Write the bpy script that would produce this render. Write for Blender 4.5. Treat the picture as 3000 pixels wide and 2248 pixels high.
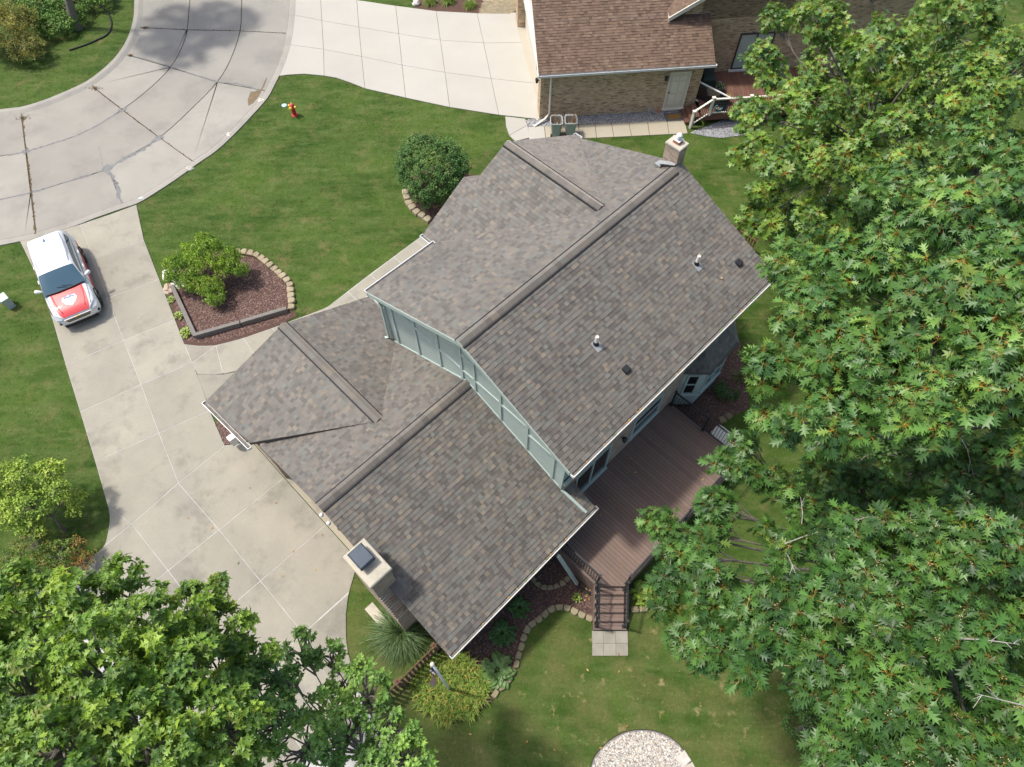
import bpy, math, random
import numpy as np
from mathutils import Vector, Matrix

# ------------------------------------------------------------------ camera, sky, sun, exposure
for o in list(bpy.data.objects):
    bpy.data.objects.remove(o)
SC = bpy.context.scene
COL = SC.collection
TILT, ROLL, CAMH = math.radians(30), math.radians(.285), 24.0      # drone: 24 mm lens, 60 degrees down
cam = bpy.data.cameras.new('camera')
cam.lens = 24.0; cam.sensor_width = 36.0; cam.clip_end = 2000
camo = bpy.data.objects.new('camera', cam); COL.objects.link(camo)
camo.matrix_world = Matrix.Translation((0, 0, CAMH)) @ Matrix.Rotation(TILT, 4, 'X') @ Matrix.Rotation(ROLL, 4, 'Z')
SC.camera = camo

SHADOW = Vector((.50, -.14))                     # ground shadow of a 1 m pole
SUN_EL = math.atan(1 / SHADOW.length)
SUN_AZ = math.atan2(-SHADOW.x, -SHADOW.y)        # compass bearing of the sun, from +Y clockwise
w = bpy.data.worlds.new('World'); SC.world = w; w.use_nodes = True
wn = w.node_tree.nodes; wl = w.node_tree.links
sky = wn.new('ShaderNodeTexSky'); sky.sky_type = 'NISHITA'; sky.sun_disc = False
sky.sun_elevation = SUN_EL; sky.sun_rotation = SUN_AZ; sky.dust_density = 4.0; sky.air_density = 1.0; sky.ozone_density = .6
wl.new(sky.outputs[0], wn['Background'].inputs[0]); wn['Background'].inputs[1].default_value = .15
sl = bpy.data.lights.new('sun', 'SUN'); sl.energy = 2.7; sl.angle = math.radians(4); sl.color = (1, .955, .885)
so = bpy.data.objects.new('sun', sl); COL.objects.link(so)
sd = Vector((SHADOW.x, SHADOW.y, -1)).normalized()
so.rotation_euler = sd.to_track_quat('-Z', 'Y').to_euler(); so.location = (-10, 10, 40)
SC.view_settings.view_transform = 'Standard'; SC.view_settings.look = 'None'
SC.view_settings.exposure = .56; SC.view_settings.gamma = 1
SC.view_settings.use_curve_mapping = False
SC.render.resolution_x = 1024; SC.render.resolution_y = 767

# ------------------------------------------------------------------ survey helpers
random.seed(7); RNG = np.random.default_rng(11)
_c, _s = math.cos(TILT), math.sin(TILT); _cr, _sr = math.cos(ROLL), math.sin(ROLL)
def S(px, py, z=0.0):
    """ground survey: the place at height z that a photo pixel (3000x2248) looks at"""
    a, b = px - 1500, py - 1124
    a, b = a * _cr + b * _sr, -a * _sr + b * _cr
    d = Vector((a / 2000, -b / 2000 * _c + _s, -b / 2000 * _s - _c))
    return Vector((0, 0, CAMH)) + d * ((z - CAMH) / d.z)
def Q(ox, oy, x, y, z=0.0, k=.4221): return S(ox + k * x, oy + k * y, z)
TH = math.radians(45.37); HC, HS = math.cos(TH), math.sin(TH)
def W(u, v, z=0.0): return Vector((u * HC + v * HS, u * HS - v * HC, z))       # the house's own axes
BE = math.radians(6.0); BC, BS = math.cos(BE), math.sin(BE)
def N(s, t, z=0.0): return Vector((1.55 + s * BC - t * BS, 29.85 + s * BS + t * BC, z))   # the neighbour's axes

# ------------------------------------------------------------------ materials
MATS = {}
def mat(name, col, rough=.8, col2=None, vscale=3.0, bump=0.0, bscale=60.0, attr=False, metal=0.0, spec=.4,
        stain=None, stscale=.8, stamt=.5, translucent=0.0, detail=6, fine=0.0, fscale=180.0, stretch=None, coat=0.0, strange=(.5, .75), sheen=0.0):
    m = bpy.data.materials.new(name); m.use_nodes = True
    n = m.node_tree.nodes; l = m.node_tree.links; bs = n['Principled BSDF']
    geo = n.new('ShaderNodeNewGeometry'); pos = geo.outputs['Position']
    if stretch:
        mp = n.new('ShaderNodeMapping'); mp.inputs['Rotation'].default_value[2] = stretch[0]
        mp.inputs['Scale'].default_value = (stretch[1], stretch[2], 1); l.new(pos, mp.inputs[0]); pos2 = mp.outputs[0]
    else: pos2 = pos
    def noise(scale, p=pos, det=detail, r=.6):
        t = n.new('ShaderNodeTexNoise'); t.inputs['Scale'].default_value = scale
        t.inputs['Detail'].default_value = det; t.inputs['Roughness'].default_value = r; l.new(p, t.inputs['Vector']); return t.outputs['Fac']
    def ramp(f, a, b):
        r = n.new('ShaderNodeMapRange'); r.inputs['From Min'].default_value = a; r.inputs['From Max'].default_value = b
        l.new(f, r.inputs['Value']); return r.outputs[0]
    def mix(f, a, b, typ='MIX'):
        x = n.new('ShaderNodeMix'); x.data_type = 'RGBA'; x.blend_type = typ
        for s, i in ((f, 0), (a, 6), (b, 7)):
            if isinstance(s, (int, float)): x.inputs[i].default_value = s
            elif isinstance(s, tuple): x.inputs[i].default_value = (*s[:3], 1)
            else: l.new(s, x.inputs[i])
        return x.outputs[2]
    c = tuple(col)
    if col2 is not None: c = mix(ramp(noise(vscale, pos2), .3, .7), tuple(col), tuple(col2))
    if attr:
        at = n.new('ShaderNodeAttribute'); at.attribute_name = 'Col'
        c = mix(1.0, c, at.outputs['Color'], 'MULTIPLY')
    if stain is not None: c = mix(ramp(noise(stscale, pos, 8, .65), *strange), c, mix(stamt, c, tuple(stain)))
    if fine: c = mix(ramp(noise(fscale, pos, 3), .2, .8), c, mix(1.0, c, (1 - fine, 1 - fine, 1 - fine), 'MULTIPLY'))
    if isinstance(c, tuple): bs.inputs['Base Color'].default_value = (*c[:3], 1)
    else: l.new(c, bs.inputs['Base Color'])
    bs.inputs['Roughness'].default_value = rough; bs.inputs['Metallic'].default_value = metal
    bs.inputs['Specular IOR Level'].default_value = spec; bs.inputs['Coat Weight'].default_value = coat; bs.inputs['Sheen Weight'].default_value = sheen; bs.inputs['Sheen Tint'].default_value = (1, .88, .74, 1)
    if bump:
        b = n.new('ShaderNodeBump'); b.inputs['Strength'].default_value = bump; b.inputs['Distance'].default_value = .02
        l.new(noise(bscale, pos, 4), b.inputs['Height']); l.new(b.outputs[0], bs.inputs['Normal'])
    if translucent:
        tr = n.new('ShaderNodeBsdfTranslucent'); mx = n.new('ShaderNodeMixShader'); mx.inputs[0].default_value = translucent
        if isinstance(c, tuple): tr.inputs[0].default_value = (*c[:3], 1)
        else: l.new(mix(1.0, c, (1.25, 1.3, .6), 'MULTIPLY'), tr.inputs[0])
        out = n['Material Output']; l.new(bs.outputs[0], mx.inputs[1]); l.new(tr.outputs[0], mx.inputs[2]); l.new(mx.outputs[0], out.inputs[0])
    MATS[name] = m
    return m

def lawn_mat(name, attr=False):
    """mown grass: broad green drifts, mowing streaks, dry spots, thicker out in the back yard"""
    m = bpy.data.materials.new(name); m.use_nodes = True; n = m.node_tree.nodes; l = m.node_tree.links; bs = n['Principled BSDF']
    pos = n.new('ShaderNodeNewGeometry').outputs['Position']
    def noise(scale, det=6, r=.6, p=pos):
        t = n.new('ShaderNodeTexNoise'); t.inputs['Scale'].default_value = scale; t.inputs['Detail'].default_value = det; t.inputs['Roughness'].default_value = r; l.new(p, t.inputs['Vector']); return t.outputs['Fac']
    def rng(f, a, b, c=0., d=1.):
        r = n.new('ShaderNodeMapRange'); r.inputs[1].default_value = a; r.inputs[2].default_value = b; r.inputs[3].default_value = c; r.inputs[4].default_value = d; l.new(f, r.inputs[0]); return r.outputs[0]
    def mix(f, a, b, typ='MIX'):
        x = n.new('ShaderNodeMix'); x.data_type = 'RGBA'; x.blend_type = typ
        for s, i in ((f, 0), (a, 6), (b, 7)):
            if isinstance(s, (int, float)): x.inputs[i].default_value = s
            elif isinstance(s, tuple): x.inputs[i].default_value = (*s, 1)
            else: l.new(s, x.inputs[i])
        return x.outputs[2]
    def mul(a, b):
        x = n.new('ShaderNodeMath'); x.operation = 'MULTIPLY'; l.new(a, x.inputs[0]); l.new(b, x.inputs[1]); return x.outputs[0]
    mp = n.new('ShaderNodeMapping'); mp.inputs['Rotation'].default_value[2] = -.28; mp.inputs['Scale'].default_value = (.5, 1.6, 1); l.new(pos, mp.inputs[0])
    c = mix(rng(noise(.33, 5), .38, .60), (.048, .098, .014), (.090, .150, .026))
    c = mix(rng(noise(1.3, 8, .65, mp.outputs[0]), .42, .72), c, (.145, .188, .056))
    c = mix(rng(noise(3.2, 6), .35, .65), c, mix(1.0, c, (.80, .82, .78), 'MULTIPLY'))
    c = mix(mul(rng(noise(1.0, 9, .7), .52, .70), rng(noise(.18, 3), .38, .6, .3, .85)), c, (.225, .185, .082))
    sp = n.new('ShaderNodeSeparateXYZ'); l.new(pos, sp.inputs[0])
    back = rng(sp.outputs[1], 7.0, 3.5)
    c = mix(mul(rng(noise(2.4, 5, .6), .60, .70), back), c, (.33, .27, .13))
    c = mix(mul(rng(noise(.8, 6, .6), .42, .60), rng(back, 0, 1, 0, .5)), c, (.19, .175, .068))
    c = mix(rng(noise(9, 4), .3, .7), c, mix(1.0, c, (.74, .78, .70), 'MULTIPLY'))
    c = mix(rng(noise(60, 3), .3, .7), c, mix(1.0, c, (.50, .54, .48), 'MULTIPLY'))
    if attr:
        at = n.new('ShaderNodeAttribute'); at.attribute_name = 'Col'; c = mix(1.0, c, at.outputs['Color'], 'MULTIPLY')
    l.new(c, bs.inputs['Base Color']); bs.inputs['Roughness'].default_value = .85; bs.inputs['Specular IOR Level'].default_value = .15
    if not attr:
        b = n.new('ShaderNodeBump'); b.inputs['Strength'].default_value = .5; b.inputs['Distance'].default_value = .03; l.new(noise(45, 3), b.inputs['Height']); l.new(b.outputs[0], bs.inputs['Normal'])
    MATS[name] = m

def brick_mat(name, cols, mortar, bw=.205, bh=.067, axes=None):
    m = bpy.data.materials.new(name); m.use_nodes = True
    n = m.node_tree.nodes; l = m.node_tree.links; bs = n['Principled BSDF']
    geo = n.new('ShaderNodeNewGeometry')
    # wall coordinates: along the wall (by the two house axes, whichever is tangent) and height
    def dot(vec):
        d = n.new('ShaderNodeVectorMath'); d.operation = 'DOT_PRODUCT'; d.inputs[1].default_value = vec
        return d
    ax, ay = axes
    da = dot((*ax, 0)); l.new(geo.outputs['Position'], da.inputs[0])
    db = dot((*ay, 0)); l.new(geo.outputs['Position'], db.inputs[0])
    dn = dot((*ax, 0)); l.new(geo.outputs['True Normal'], dn.inputs[0])
    ab = n.new('ShaderNodeMath'); ab.operation = 'ABSOLUTE'; l.new(dn.outputs['Value'], ab.inputs[0])
    gt = n.new('ShaderNodeMath'); gt.operation = 'GREATER_THAN'; gt.inputs[1].default_value = .5; l.new(ab.outputs[0], gt.inputs[0])
    mx = n.new('ShaderNodeMix'); mx.data_type = 'FLOAT'; l.new(gt.outputs[0], mx.inputs[0]); l.new(da.outputs['Value'], mx.inputs[2]); l.new(db.outputs['Value'], mx.inputs[3])
    sp = n.new('ShaderNodeSeparateXYZ'); l.new(geo.outputs['Position'], sp.inputs[0])
    cb = n.new('ShaderNodeCombineXYZ'); l.new(mx.outputs[0], cb.inputs[0]); l.new(sp.outputs[2], cb.inputs[1])
    bt = n.new('ShaderNodeTexBrick'); l.new(cb.outputs[0], bt.inputs['Vector'])
    bt.inputs['Scale'].default_value = 1; bt.inputs['Mortar Size'].default_value = .0085; bt.inputs['Mortar Smooth'].default_value = .1
    bt.inputs['Brick Width'].default_value = bw; bt.inputs['Row Height'].default_value = bh; bt.inputs['Bias'].default_value = 0
    bt.inputs['Color1'].default_value = (0, 0, 0, 1); bt.inputs['Color2'].default_value = (1, 1, 1, 1); bt.inputs['Mortar'].default_value = (.5, .5, .5, 1)
    rp = n.new('ShaderNodeValToRGB'); e = rp.color_ramp.elements
    e[0].position = 0; e[0].color = (*cols[0], 1); e[1].position = 1; e[1].color = (*cols[-1], 1)
    for i, cc in enumerate(cols[1:-1]): x = e.new((i + 1) / (len(cols) - 1)); x.color = (*cc, 1)
    l.new(bt.outputs['Color'], rp.inputs[0])
    ns = n.new('ShaderNodeTexNoise'); ns.inputs['Scale'].default_value = 1.6; ns.inputs['Detail'].default_value = 6; l.new(geo.outputs['Position'], ns.inputs[0])
    mm = n.new('ShaderNodeMix'); mm.data_type = 'RGBA'; l.new(bt.outputs['Fac'], mm.inputs[0]); l.new(rp.outputs[0], mm.inputs[6]); mm.inputs[7].default_value = (*mortar, 1)
    m2 = n.new('ShaderNodeMix'); m2.data_type = 'RGBA'; m2.blend_type = 'MULTIPLY'; m2.inputs[0].default_value = .25
    l.new(mm.outputs[2], m2.inputs[6]); l.new(ns.outputs['Fac'], m2.inputs[7]); 
    l.new(m2.outputs[2], bs.inputs['Base Color']); bs.inputs['Roughness'].default_value = .9; bs.inputs['Specular IOR Level'].default_value = .2
    bp = n.new('ShaderNodeBump'); bp.invert = True; bp.inputs['Strength'].default_value = .8; bp.inputs['Distance'].default_value = .01
    l.new(bt.outputs['Fac'], bp.inputs['Height']); l.new(bp.outputs[0], bs.inputs['Normal'])
    MATS[name] = m
    return m

# ------------------------------------------------------------------ mesh helpers
def tag(o, label=None, cat=None, group=None, kind=None):
    if label: o['label'] = label
    if cat: o['category'] = cat
    if group: o['group'] = group
    if kind: o['kind'] = kind
    return o
def thing(name, label, cat, loc, group=None):
    o = bpy.data.objects.new(name, None); o.empty_display_size = .2; o.location = loc; COL.objects.link(o)
    return tag(o, label, cat, group)
def adopt(o, parent):
    if parent is not None:
        o.parent = parent
        loc = parent.location if parent.parent is None else Vector((0, 0, 0))      # only things stand away from the origin
        o.matrix_parent_inverse = Matrix.Translation(-loc)
    return o
def M_(m): return MATS[m] if isinstance(m, str) else m
def mk(name, verts, faces, m, parent=None, smooth=False, cols=None, kind=None):
    me = bpy.data.meshes.new(name); me.from_pydata([tuple(v) for v in verts], [], faces)
    if cols is not None:
        a = me.attributes.new('Col', 'FLOAT_COLOR', 'CORNER')
        buf = np.ones((len(me.loops), 4), np.float32); i = 0
        for f, c in zip(faces, cols): buf[i:i + len(f), :3] = c; i += len(f)
        a.data.foreach_set('color', buf.ravel())
    if smooth: me.polygons.foreach_set('use_smooth', [True] * len(me.polygons))
    if m is not None: me.materials.append(M_(m))
    me.update()
    o = bpy.data.objects.new(name, me); COL.objects.link(o); adopt(o, parent)
    if kind: o['kind'] = kind
    return o
def mesh_np(name, V, F, m, parent=None, C=None, kind=None, smooth=False):
    """big triangle meshes straight from arrays"""
    me = bpy.data.meshes.new(name); nv, nf = len(V), len(F)
    me.vertices.add(nv); me.vertices.foreach_set('co', np.asarray(V, np.float32).ravel())
    me.loops.add(nf * 3); me.loops.foreach_set('vertex_index', np.asarray(F, np.int32).ravel())
    me.polygons.add(nf); me.polygons.foreach_set('loop_start', np.arange(0, nf * 3, 3, dtype=np.int32))
    me.polygons.foreach_set('loop_total', np.full(nf, 3, np.int32))
    me.update(calc_edges=True)
    if smooth: me.polygons.foreach_set('use_smooth', np.ones(nf, bool))
    if C is not None:
        a = me.attributes.new('Col', 'FLOAT_COLOR', 'POINT'); b = np.ones((nv, 4), np.float32); b[:, :3] = C
        a.data.foreach_set('color', b.ravel())
    me.materials.append(M_(m)); o = bpy.data.objects.new(name, me); COL.objects.link(o); adopt(o, parent)
    if kind: o['kind'] = kind
    return o

class MB:
    def __init__(s): s.v = []; s.f = []; s.c = []
    def add(s, vs, fs, col=(1, 1, 1)):
        b = len(s.v); s.v += [Vector(p) for p in vs]
        for f in fs: s.f.append(tuple(i + b for i in f)); s.c.append(col)
        return s
    def hexa(s, p, col=(1, 1, 1)):       # 4 bottom points, 4 top points
        return s.add(p, [(3, 2, 1, 0), (4, 5, 6, 7), (0, 1, 5, 4), (1, 2, 6, 5), (2, 3, 7, 6), (3, 0, 4, 7)], col)
    def prism(s, poly, z0, z1, col=(1, 1, 1), bevel=0.0):
        n = len(poly); p = [Vector((q[0], q[1], 0)) for q in poly]
        ar = sum(p[i].x * p[(i + 1) % n].y - p[(i + 1) % n].x * p[i].y for i in range(n))
        if ar < 0: p.reverse()
        vs = [q + Vector((0, 0, z0)) for q in p]; fs = [tuple(range(n - 1, -1, -1))]
        if bevel:
            c = sum(p, Vector()) / n
            vs += [q + Vector((0, 0, z1 - bevel)) for q in p] + [q + (c - q).normalized() * bevel * 1.2 + Vector((0, 0, z1)) for q in p]
            for k in range(2): fs += [(k * n + i, k * n + (i + 1) % n, (k + 1) * n + (i + 1) % n, (k + 1) * n + i) for i in range(n)]
            fs.append(tuple(range(2 * n, 3 * n)))
        else:
            vs += [q + Vector((0, 0, z1)) for q in p]; fs += [(i, (i + 1) % n, n + (i + 1) % n, n + i) for i in range(n)]
            fs.append(tuple(range(n, 2 * n)))
        return s.add(vs, fs, col)
    def beam(s, p, q, w, h, col=(1, 1, 1), up=(0, 0, 1)):
        p, q = Vector(p), Vector(q); d = (q - p).normalized(); up = Vector(up)
        if abs(d.dot(up)) > .98: up = Vector((HC, HS, 0))
        x = d.cross(up).normalized() * (w / 2); y = x.cross(d).normalized() * (h / 2)
        return s.hexa([p - x - y, p + x - y, q + x - y, q - x - y, p - x + y, p + x + y, q + x + y, q - x + y], col)
    def box(s, c, sx, sy, sz, ang=0.0, col=(1, 1, 1)):
        c = Vector(c); a = Vector((math.cos(ang), math.sin(ang), 0)) * sx / 2; b = Vector((-math.sin(ang), math.cos(ang), 0)) * sy / 2; z = Vector((0, 0, sz / 2))
        return s.hexa([c - a - b - z, c + a - b - z, c + a + b - z, c - a + b - z, c - a - b + z, c + a - b + z, c + a + b + z, c - a + b + z], col)
    def tube(s, pts, r, n=6, col=(1, 1, 1), cap=True):
        pts = [Vector(p) for p in pts]; R = r if isinstance(r, (list, tuple)) else [r] * len(pts)
        vs = []; fs = []; ref = Vector((0, 0, 1))
        d0 = (pts[-1] - pts[0]).normalized()
        if abs(d0.z) > .8: ref = Vector((1, 0, 0))
        for i, p in enumerate(pts):
            d = (pts[min(i + 1, len(pts) - 1)] - pts[max(i - 1, 0)]).normalized()
            x = d.cross(ref).normalized(); y = x.cross(d)
            vs += [p + (x * math.cos(2 * math.pi * k / n) + y * math.sin(2 * math.pi * k / n)) * R[i] for k in range(n)]
        for i in range(len(pts) - 1):
            fs += [(i * n + k, i * n + (k + 1) % n, (i + 1) * n + (k + 1) % n, (i + 1) * n + k) for k in range(n)]
        if cap: fs += [tuple(range(n - 1, -1, -1)), tuple(range((len(pts) - 1) * n, len(pts) * n))]
        return s.add(vs, fs, col)
    def lathe(s, o, prof, n=16, col=(1, 1, 1), axis=(0, 0, 1)):
        o = Vector(o); a = Vector(axis).normalized(); x = a.orthogonal().normalized(); y = a.cross(x); vs = []; fs = []
        for r, z in prof: vs += [o + a * z + (x * math.cos(2 * math.pi * k / n) + y * math.sin(2 * math.pi * k / n)) * r for k in range(n)]
        for i in range(len(prof) - 1): fs += [(i * n + k, i * n + (k + 1) % n, (i + 1) * n + (k + 1) % n, (i + 1) * n + k) for k in range(n)]
        fs += [tuple(range(n - 1, -1, -1)), tuple(range((len(prof) - 1) * n, len(prof) * n))]
        return s.add(vs, fs, col)
    def ribbon(s, pts, w, z, col=(1, 1, 1), jit=0.0):
        pts = [Vector((p[0], p[1], z)) for p in pts]; vs = []
        for i, p in enumerate(pts):
            d = pts[min(i + 1, len(pts) - 1)] - pts[max(i - 1, 0)]; nn = Vector((-d.y, d.x, 0)).normalized()
            ww = (w[i] if isinstance(w, (list, tuple)) else w) * (1 + random.uniform(-jit, jit)) / 2; vs += [p - nn * ww, p + nn * ww]
        return s.add(vs, [(2 * i, 2 * i + 2, 2 * i + 3, 2 * i + 1) for i in range(len(pts) - 1)], col)
    def build(s, name, m, parent=None, smooth=False, kind=None, attr=False):
        return mk(name, s.v, s.f, m, parent, smooth, s.c if attr else None, kind)

def smoothline(pts, n=6):
    """Catmull-Rom through the surveyed points"""
    p = [Vector(q) for q in pts]; out = []
    for i in range(len(p) - 1):
        a, b, c, d = p[max(i - 1, 0)], p[i], p[i + 1], p[min(i + 2, len(p) - 1)]
        for k in range(n):
            t = k / n
            out.append(.5 * ((2 * b) + (c - a) * t + (2 * a - 5 * b + 4 * c - d) * t * t + (3 * b - a - 3 * c + d) * t ** 3))
    return out + [p[-1]]
HARD = []                                     # footprints where no grass grows
def hard(poly): HARD.append(np.array([(q[0], q[1]) for q in poly])); return poly
def shrink(poly, d):
    p = [Vector((q[0], q[1], 0)) for q in poly]; n = len(p)
    ar = sum(p[i].x * p[(i + 1) % n].y - p[(i + 1) % n].x * p[i].y for i in range(n))
    if ar < 0: p.reverse()
    out = []
    for i in range(n):
        e1 = (p[i] - p[i - 1]); e2 = (p[(i + 1) % n] - p[i])
        n1 = Vector((-e1.y, e1.x, 0)).normalized(); n2 = Vector((-e2.y, e2.x, 0)).normalized()
        b = n1 + n2; k = max(.35, b.length_squared / 2)
        out.append(p[i] + b * (d / k))
    return out
def slab(poly, z0, z1, m, parent, gap=.012, name='slab', tint=None):
    b = MB(); b.prism(shrink(poly, gap), z0, z1, tint or tuple([random.uniform(.88, 1.05)] * 3), bevel=.008)
    return b.build(name, m, parent, attr=True)
def lines_cut(line, p, q):
    """the piece of a polyline between the points nearest p and q"""
    def near(r):
        best = None
        for i in range(len(line) - 1):
            a, b = line[i], line[i + 1]; ab = b - a; t = max(0, min(1, (r - a).dot(ab) / max(ab.length_squared, 1e-9)))
            d = (a + ab * t - r).length
            if best is None or d < best[0]: best = (d, i, t, a + ab * t)
        return best
    A, B = near(p), near(q); rev = (A[1], A[2]) > (B[1], B[2])
    if rev: A, B = B, A
    out = [A[3]] + [line[i] for i in range(A[1] + 1, B[1] + 1)] + [B[3]]
    return out[::-1] if rev else out
# ------------------------------------------------------------------ the materials of the place
lawn_mat('lawn')
lawn_mat('grass_blades', True)
mat('road_concrete', (.355, .337, .295), .85, col2=(.30, .286, .252), vscale=.45, attr=True, stain=(.15, .148, .135), stscale=.5, stamt=.45, fine=.22, fscale=70, bump=.25, bscale=90, spec=.2)
mat('road_joint', (.045, .04, .03), .95, col2=(.10, .09, .035), vscale=3)
mat('drive_concrete', (.365, .342, .275), .85, col2=(.295, .28, .232), vscale=.7, attr=True, stain=(.10, .10, .09), stscale=.75, stamt=.55, strange=(.52, .74), fine=.2, fscale=35, bump=.2, bscale=80, spec=.2)
mat('white_joint', (.46, .455, .43), .8, col2=(.31, .30, .28), vscale=2)
mat('new_concrete', (.42, .405, .36), .9, col2=(.385, .372, .332), vscale=.4, attr=True, stain=(.42, .39, .32), stscale=.5, stamt=.35, fine=.08, fscale=60, bump=.1, spec=.2)
mat('dark_joint', (.12, .10, .08), .95)
mat('crack_seal', (.13, .135, .14), .85, col2=(.21, .205, .20), vscale=6)
mat('weeds', (.085, .085, .03), .95, col2=(.14, .06, .025), vscale=5, bump=.5, bscale=60)
mat('mulch', (.11, .066, .052), .97, col2=(.16, .10, .08), vscale=22, fine=.55, fscale=55, bump=1.0, bscale=40, spec=.1)
mat('soil', (.20, .15, .09), .97, col2=(.13, .10, .06), vscale=4, bump=.5)
mat('gravel_bed', (.22, .21, .19), .95, col2=(.14, .13, .12), vscale=25, bump=.6, bscale=40)
mat('pebble', (1, 1, 1), .75, attr=True, spec=.3)
mat('stone_block', (.36, .32, .245), .95, col2=(.27, .235, .17), vscale=5, attr=True, bump=.6, bscale=40, fine=.2, spec=.15)
mat('boulder', (.55, .52, .47), .9, col2=(.40, .37, .33), vscale=5, attr=True, bump=.5, bscale=14, spec=.2)
mat('timber', (.22, .205, .185), .95, col2=(.13, .12, .11), vscale=6, stretch=(.45, 14, 1.2), bump=.5, bscale=30)
mat('paver', (.34, .32, .265), .95, col2=(.27, .26, .21), vscale=3, attr=True, bump=.3, fine=.25, stain=(.18, .18, .13), stamt=.5)
mat('shingle', (1, 1, 1), .62, attr=True, fine=.25, fscale=140, stain=(.035, .035, .035), stscale=.5, stamt=.45, bump=.15, bscale=250, spec=.35, sheen=.9)
mat('shingle_brown', (1, 1, 1), .75, attr=True, fine=.25, fscale=140, bump=.2, bscale=250, spec=.18)
mat('underlay', (.10, .092, .08), .95)
mat('vent_black', (.012, .013, .016), .7)
mat('siding', (.40, .475, .435), .7, col2=(.37, .44, .405), vscale=1.2, bump=.35, bscale=70, fine=.08, spec=.3)
mat('trim_green', (.40, .48, .44), .6, col2=(.36, .44, .405), vscale=2, spec=.4)
mat('gutter_white', (.72, .73, .73), .45, col2=(.60, .60, .58), vscale=3, spec=.5)
mat('gutter_inside', (.20, .19, .17), .9, col2=(.10, .09, .07), vscale=6)
mat('trim_cream', (.68, .645, .56), .6, col2=(.60, .57, .49), vscale=2)
mat('door_cream', (.58, .54, .46), .55)
mat('cap_concrete', (.50, .46, .37), .92, col2=(.40, .37, .30), vscale=2.5, stain=(.17, .165, .14), stscale=2.2, stamt=.6, bump=.3, bscale=40)
mat('flue_clay', (.36, .13, .06), .9)
mat('flue_cap_blue', (.035, .055, .08), .55, col2=(.055, .075, .10), vscale=4, spec=.35)
mat('flashing', (.30, .315, .32), .6, col2=(.22, .23, .24), vscale=5)
mat('pvc', (.74, .72, .66), .5)
mat('deck_board', (.20, .142, .115), .75, col2=(.16, .115, .095), vscale=2, attr=True, stretch=(.78, 20, 1.0), fine=.1, spec=.25)
mat('deck_dark', (.05, .034, .028), .85)
mat('iron', (.014, .017, .021), .5, spec=.5)
mat('fence_wood', (.15, .085, .055), .9, col2=(.10, .055, .035), vscale=6, bump=.3)
mat('fence_wood_old', (.19, .115, .055), .9, col2=(.12, .07, .035), vscale=6, bump=.3)
mat('neighbour_deck', (.17, .088, .062), .8, col2=(.125, .062, .045), vscale=2, attr=True, spec=.25)
mat('bark', (.22, .20, .165), .95, col2=(.11, .098, .08), vscale=9, bump=.9, bscale=22, spec=.1)
mat('twig', (.23, .21, .18), .95, col2=(.12, .105, .09), vscale=9, bump=.3)
mat('leaf', (1, 1, 1), .45, attr=True, translucent=.32, spec=.45)
mat('leaf_dull', (1, 1, 1), .6, attr=True, translucent=.3, spec=.3)
mat('black_plastic', (.015, .015, .016), .55)
mat('bin_grey', (.40, .42, .40), .55, col2=(.36, .38, .36), vscale=3)
mat('glass_dark', (.010, .013, .016), .06, spec=.8)
mat('glass_blind', (.40, .47, .45), .2, col2=(.34, .41, .39), vscale=3, spec=.6)
mat('frame_dark', (.055, .05, .048), .5)
mat('car_white', (.74, .75, .76), .3, coat=.4, spec=.5)
mat('car_red', (.60, .07, .075), .42, coat=.15, spec=.4)
mat('car_glass', (.03, .085, .125), .06, spec=.9)  # blue base colour stands in for sky reflected in the glass
mat('car_trim', (.012, .012, .014), .5)
mat('tyre', (.018, .018, .019), .85)
mat('rim', (.42, .43, .45), .3, metal=.9)
mat('chrome', (.72, .72, .72), .15, metal=1.0)
mat('lamp_clear', (.55, .57, .6), .12, spec=.8)
mat('decal_white', (.80, .82, .86), .4)
mat('decal_blue', (.06, .12, .32), .4)
mat('gold', (.62, .42, .10), .35, metal=.8)
mat('hydrant_red', (.50, .028, .035), .4, spec=.5)
mat('hydrant_yellow', (.72, .50, .07), .45)
mat('cover_blue', (.36, .50, .56), .6)
mat('utility_green', (.42, .50, .45), .6)
mat('flag_red', (.38, .04, .05), .8, translucent=.2)
mat('flag_white', (.70, .68, .64), .8)
mat('flag_blue', (.045, .10, .22), .8)
mat('generator', (.56, .56, .52), .55, col2=(.50, .50, .47), vscale=2)
mat('mat_grey', (.11, .105, .11), .95)
mat('mat_coir', (.28, .16, .035), .97, col2=(.16, .085, .03), vscale=18)
mat('grill_cover', (.022, .035, .032), .75)
mat('stick', (.33, .22, .13), .95, col2=(.22, .12, .07), vscale=20)
mat('pot_blue', (.10, .30, .42), .4)
mat('petal', (1, 1, 1), .7, attr=True, translucent=.2)
mat('hose', (.012, .012, .012), .5)
brick_mat('brick_brown', [(.20, .11, .065), (.50, .33, .18), (.62, .44, .26), (.42, .27, .15), (.70, .54, .36)], (.60, .53, .43), axes=((BC, BS), (-BS, BC)))
brick_mat('brick_tan', [(.30, .19, .14), (.46, .35, .26), (.52, .42, .33), (.37, .27, .20)], (.45, .41, .35), axes=((HC, HS), (HS, -HC)))

# ------------------------------------------------------------------ the ground: one lawn sheet
def rect(x0, y0, x1, y1): return [(x0, y0), (x1, y0), (x1, y1), (x0, y1)]
g = MB(); n_ = 24
for i in range(n_):
    for j in range(n_):
        X = lambda k: -300 + 600 * k / n_
        g.add([(X(i), X(j), 0), (X(i + 1), X(j), 0), (X(i + 1), X(j + 1), 0), (X(i), X(j + 1), 0)], [(0, 1, 2, 3)])
tag(g.build('lawn', 'lawn'), kind='structure')

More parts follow.
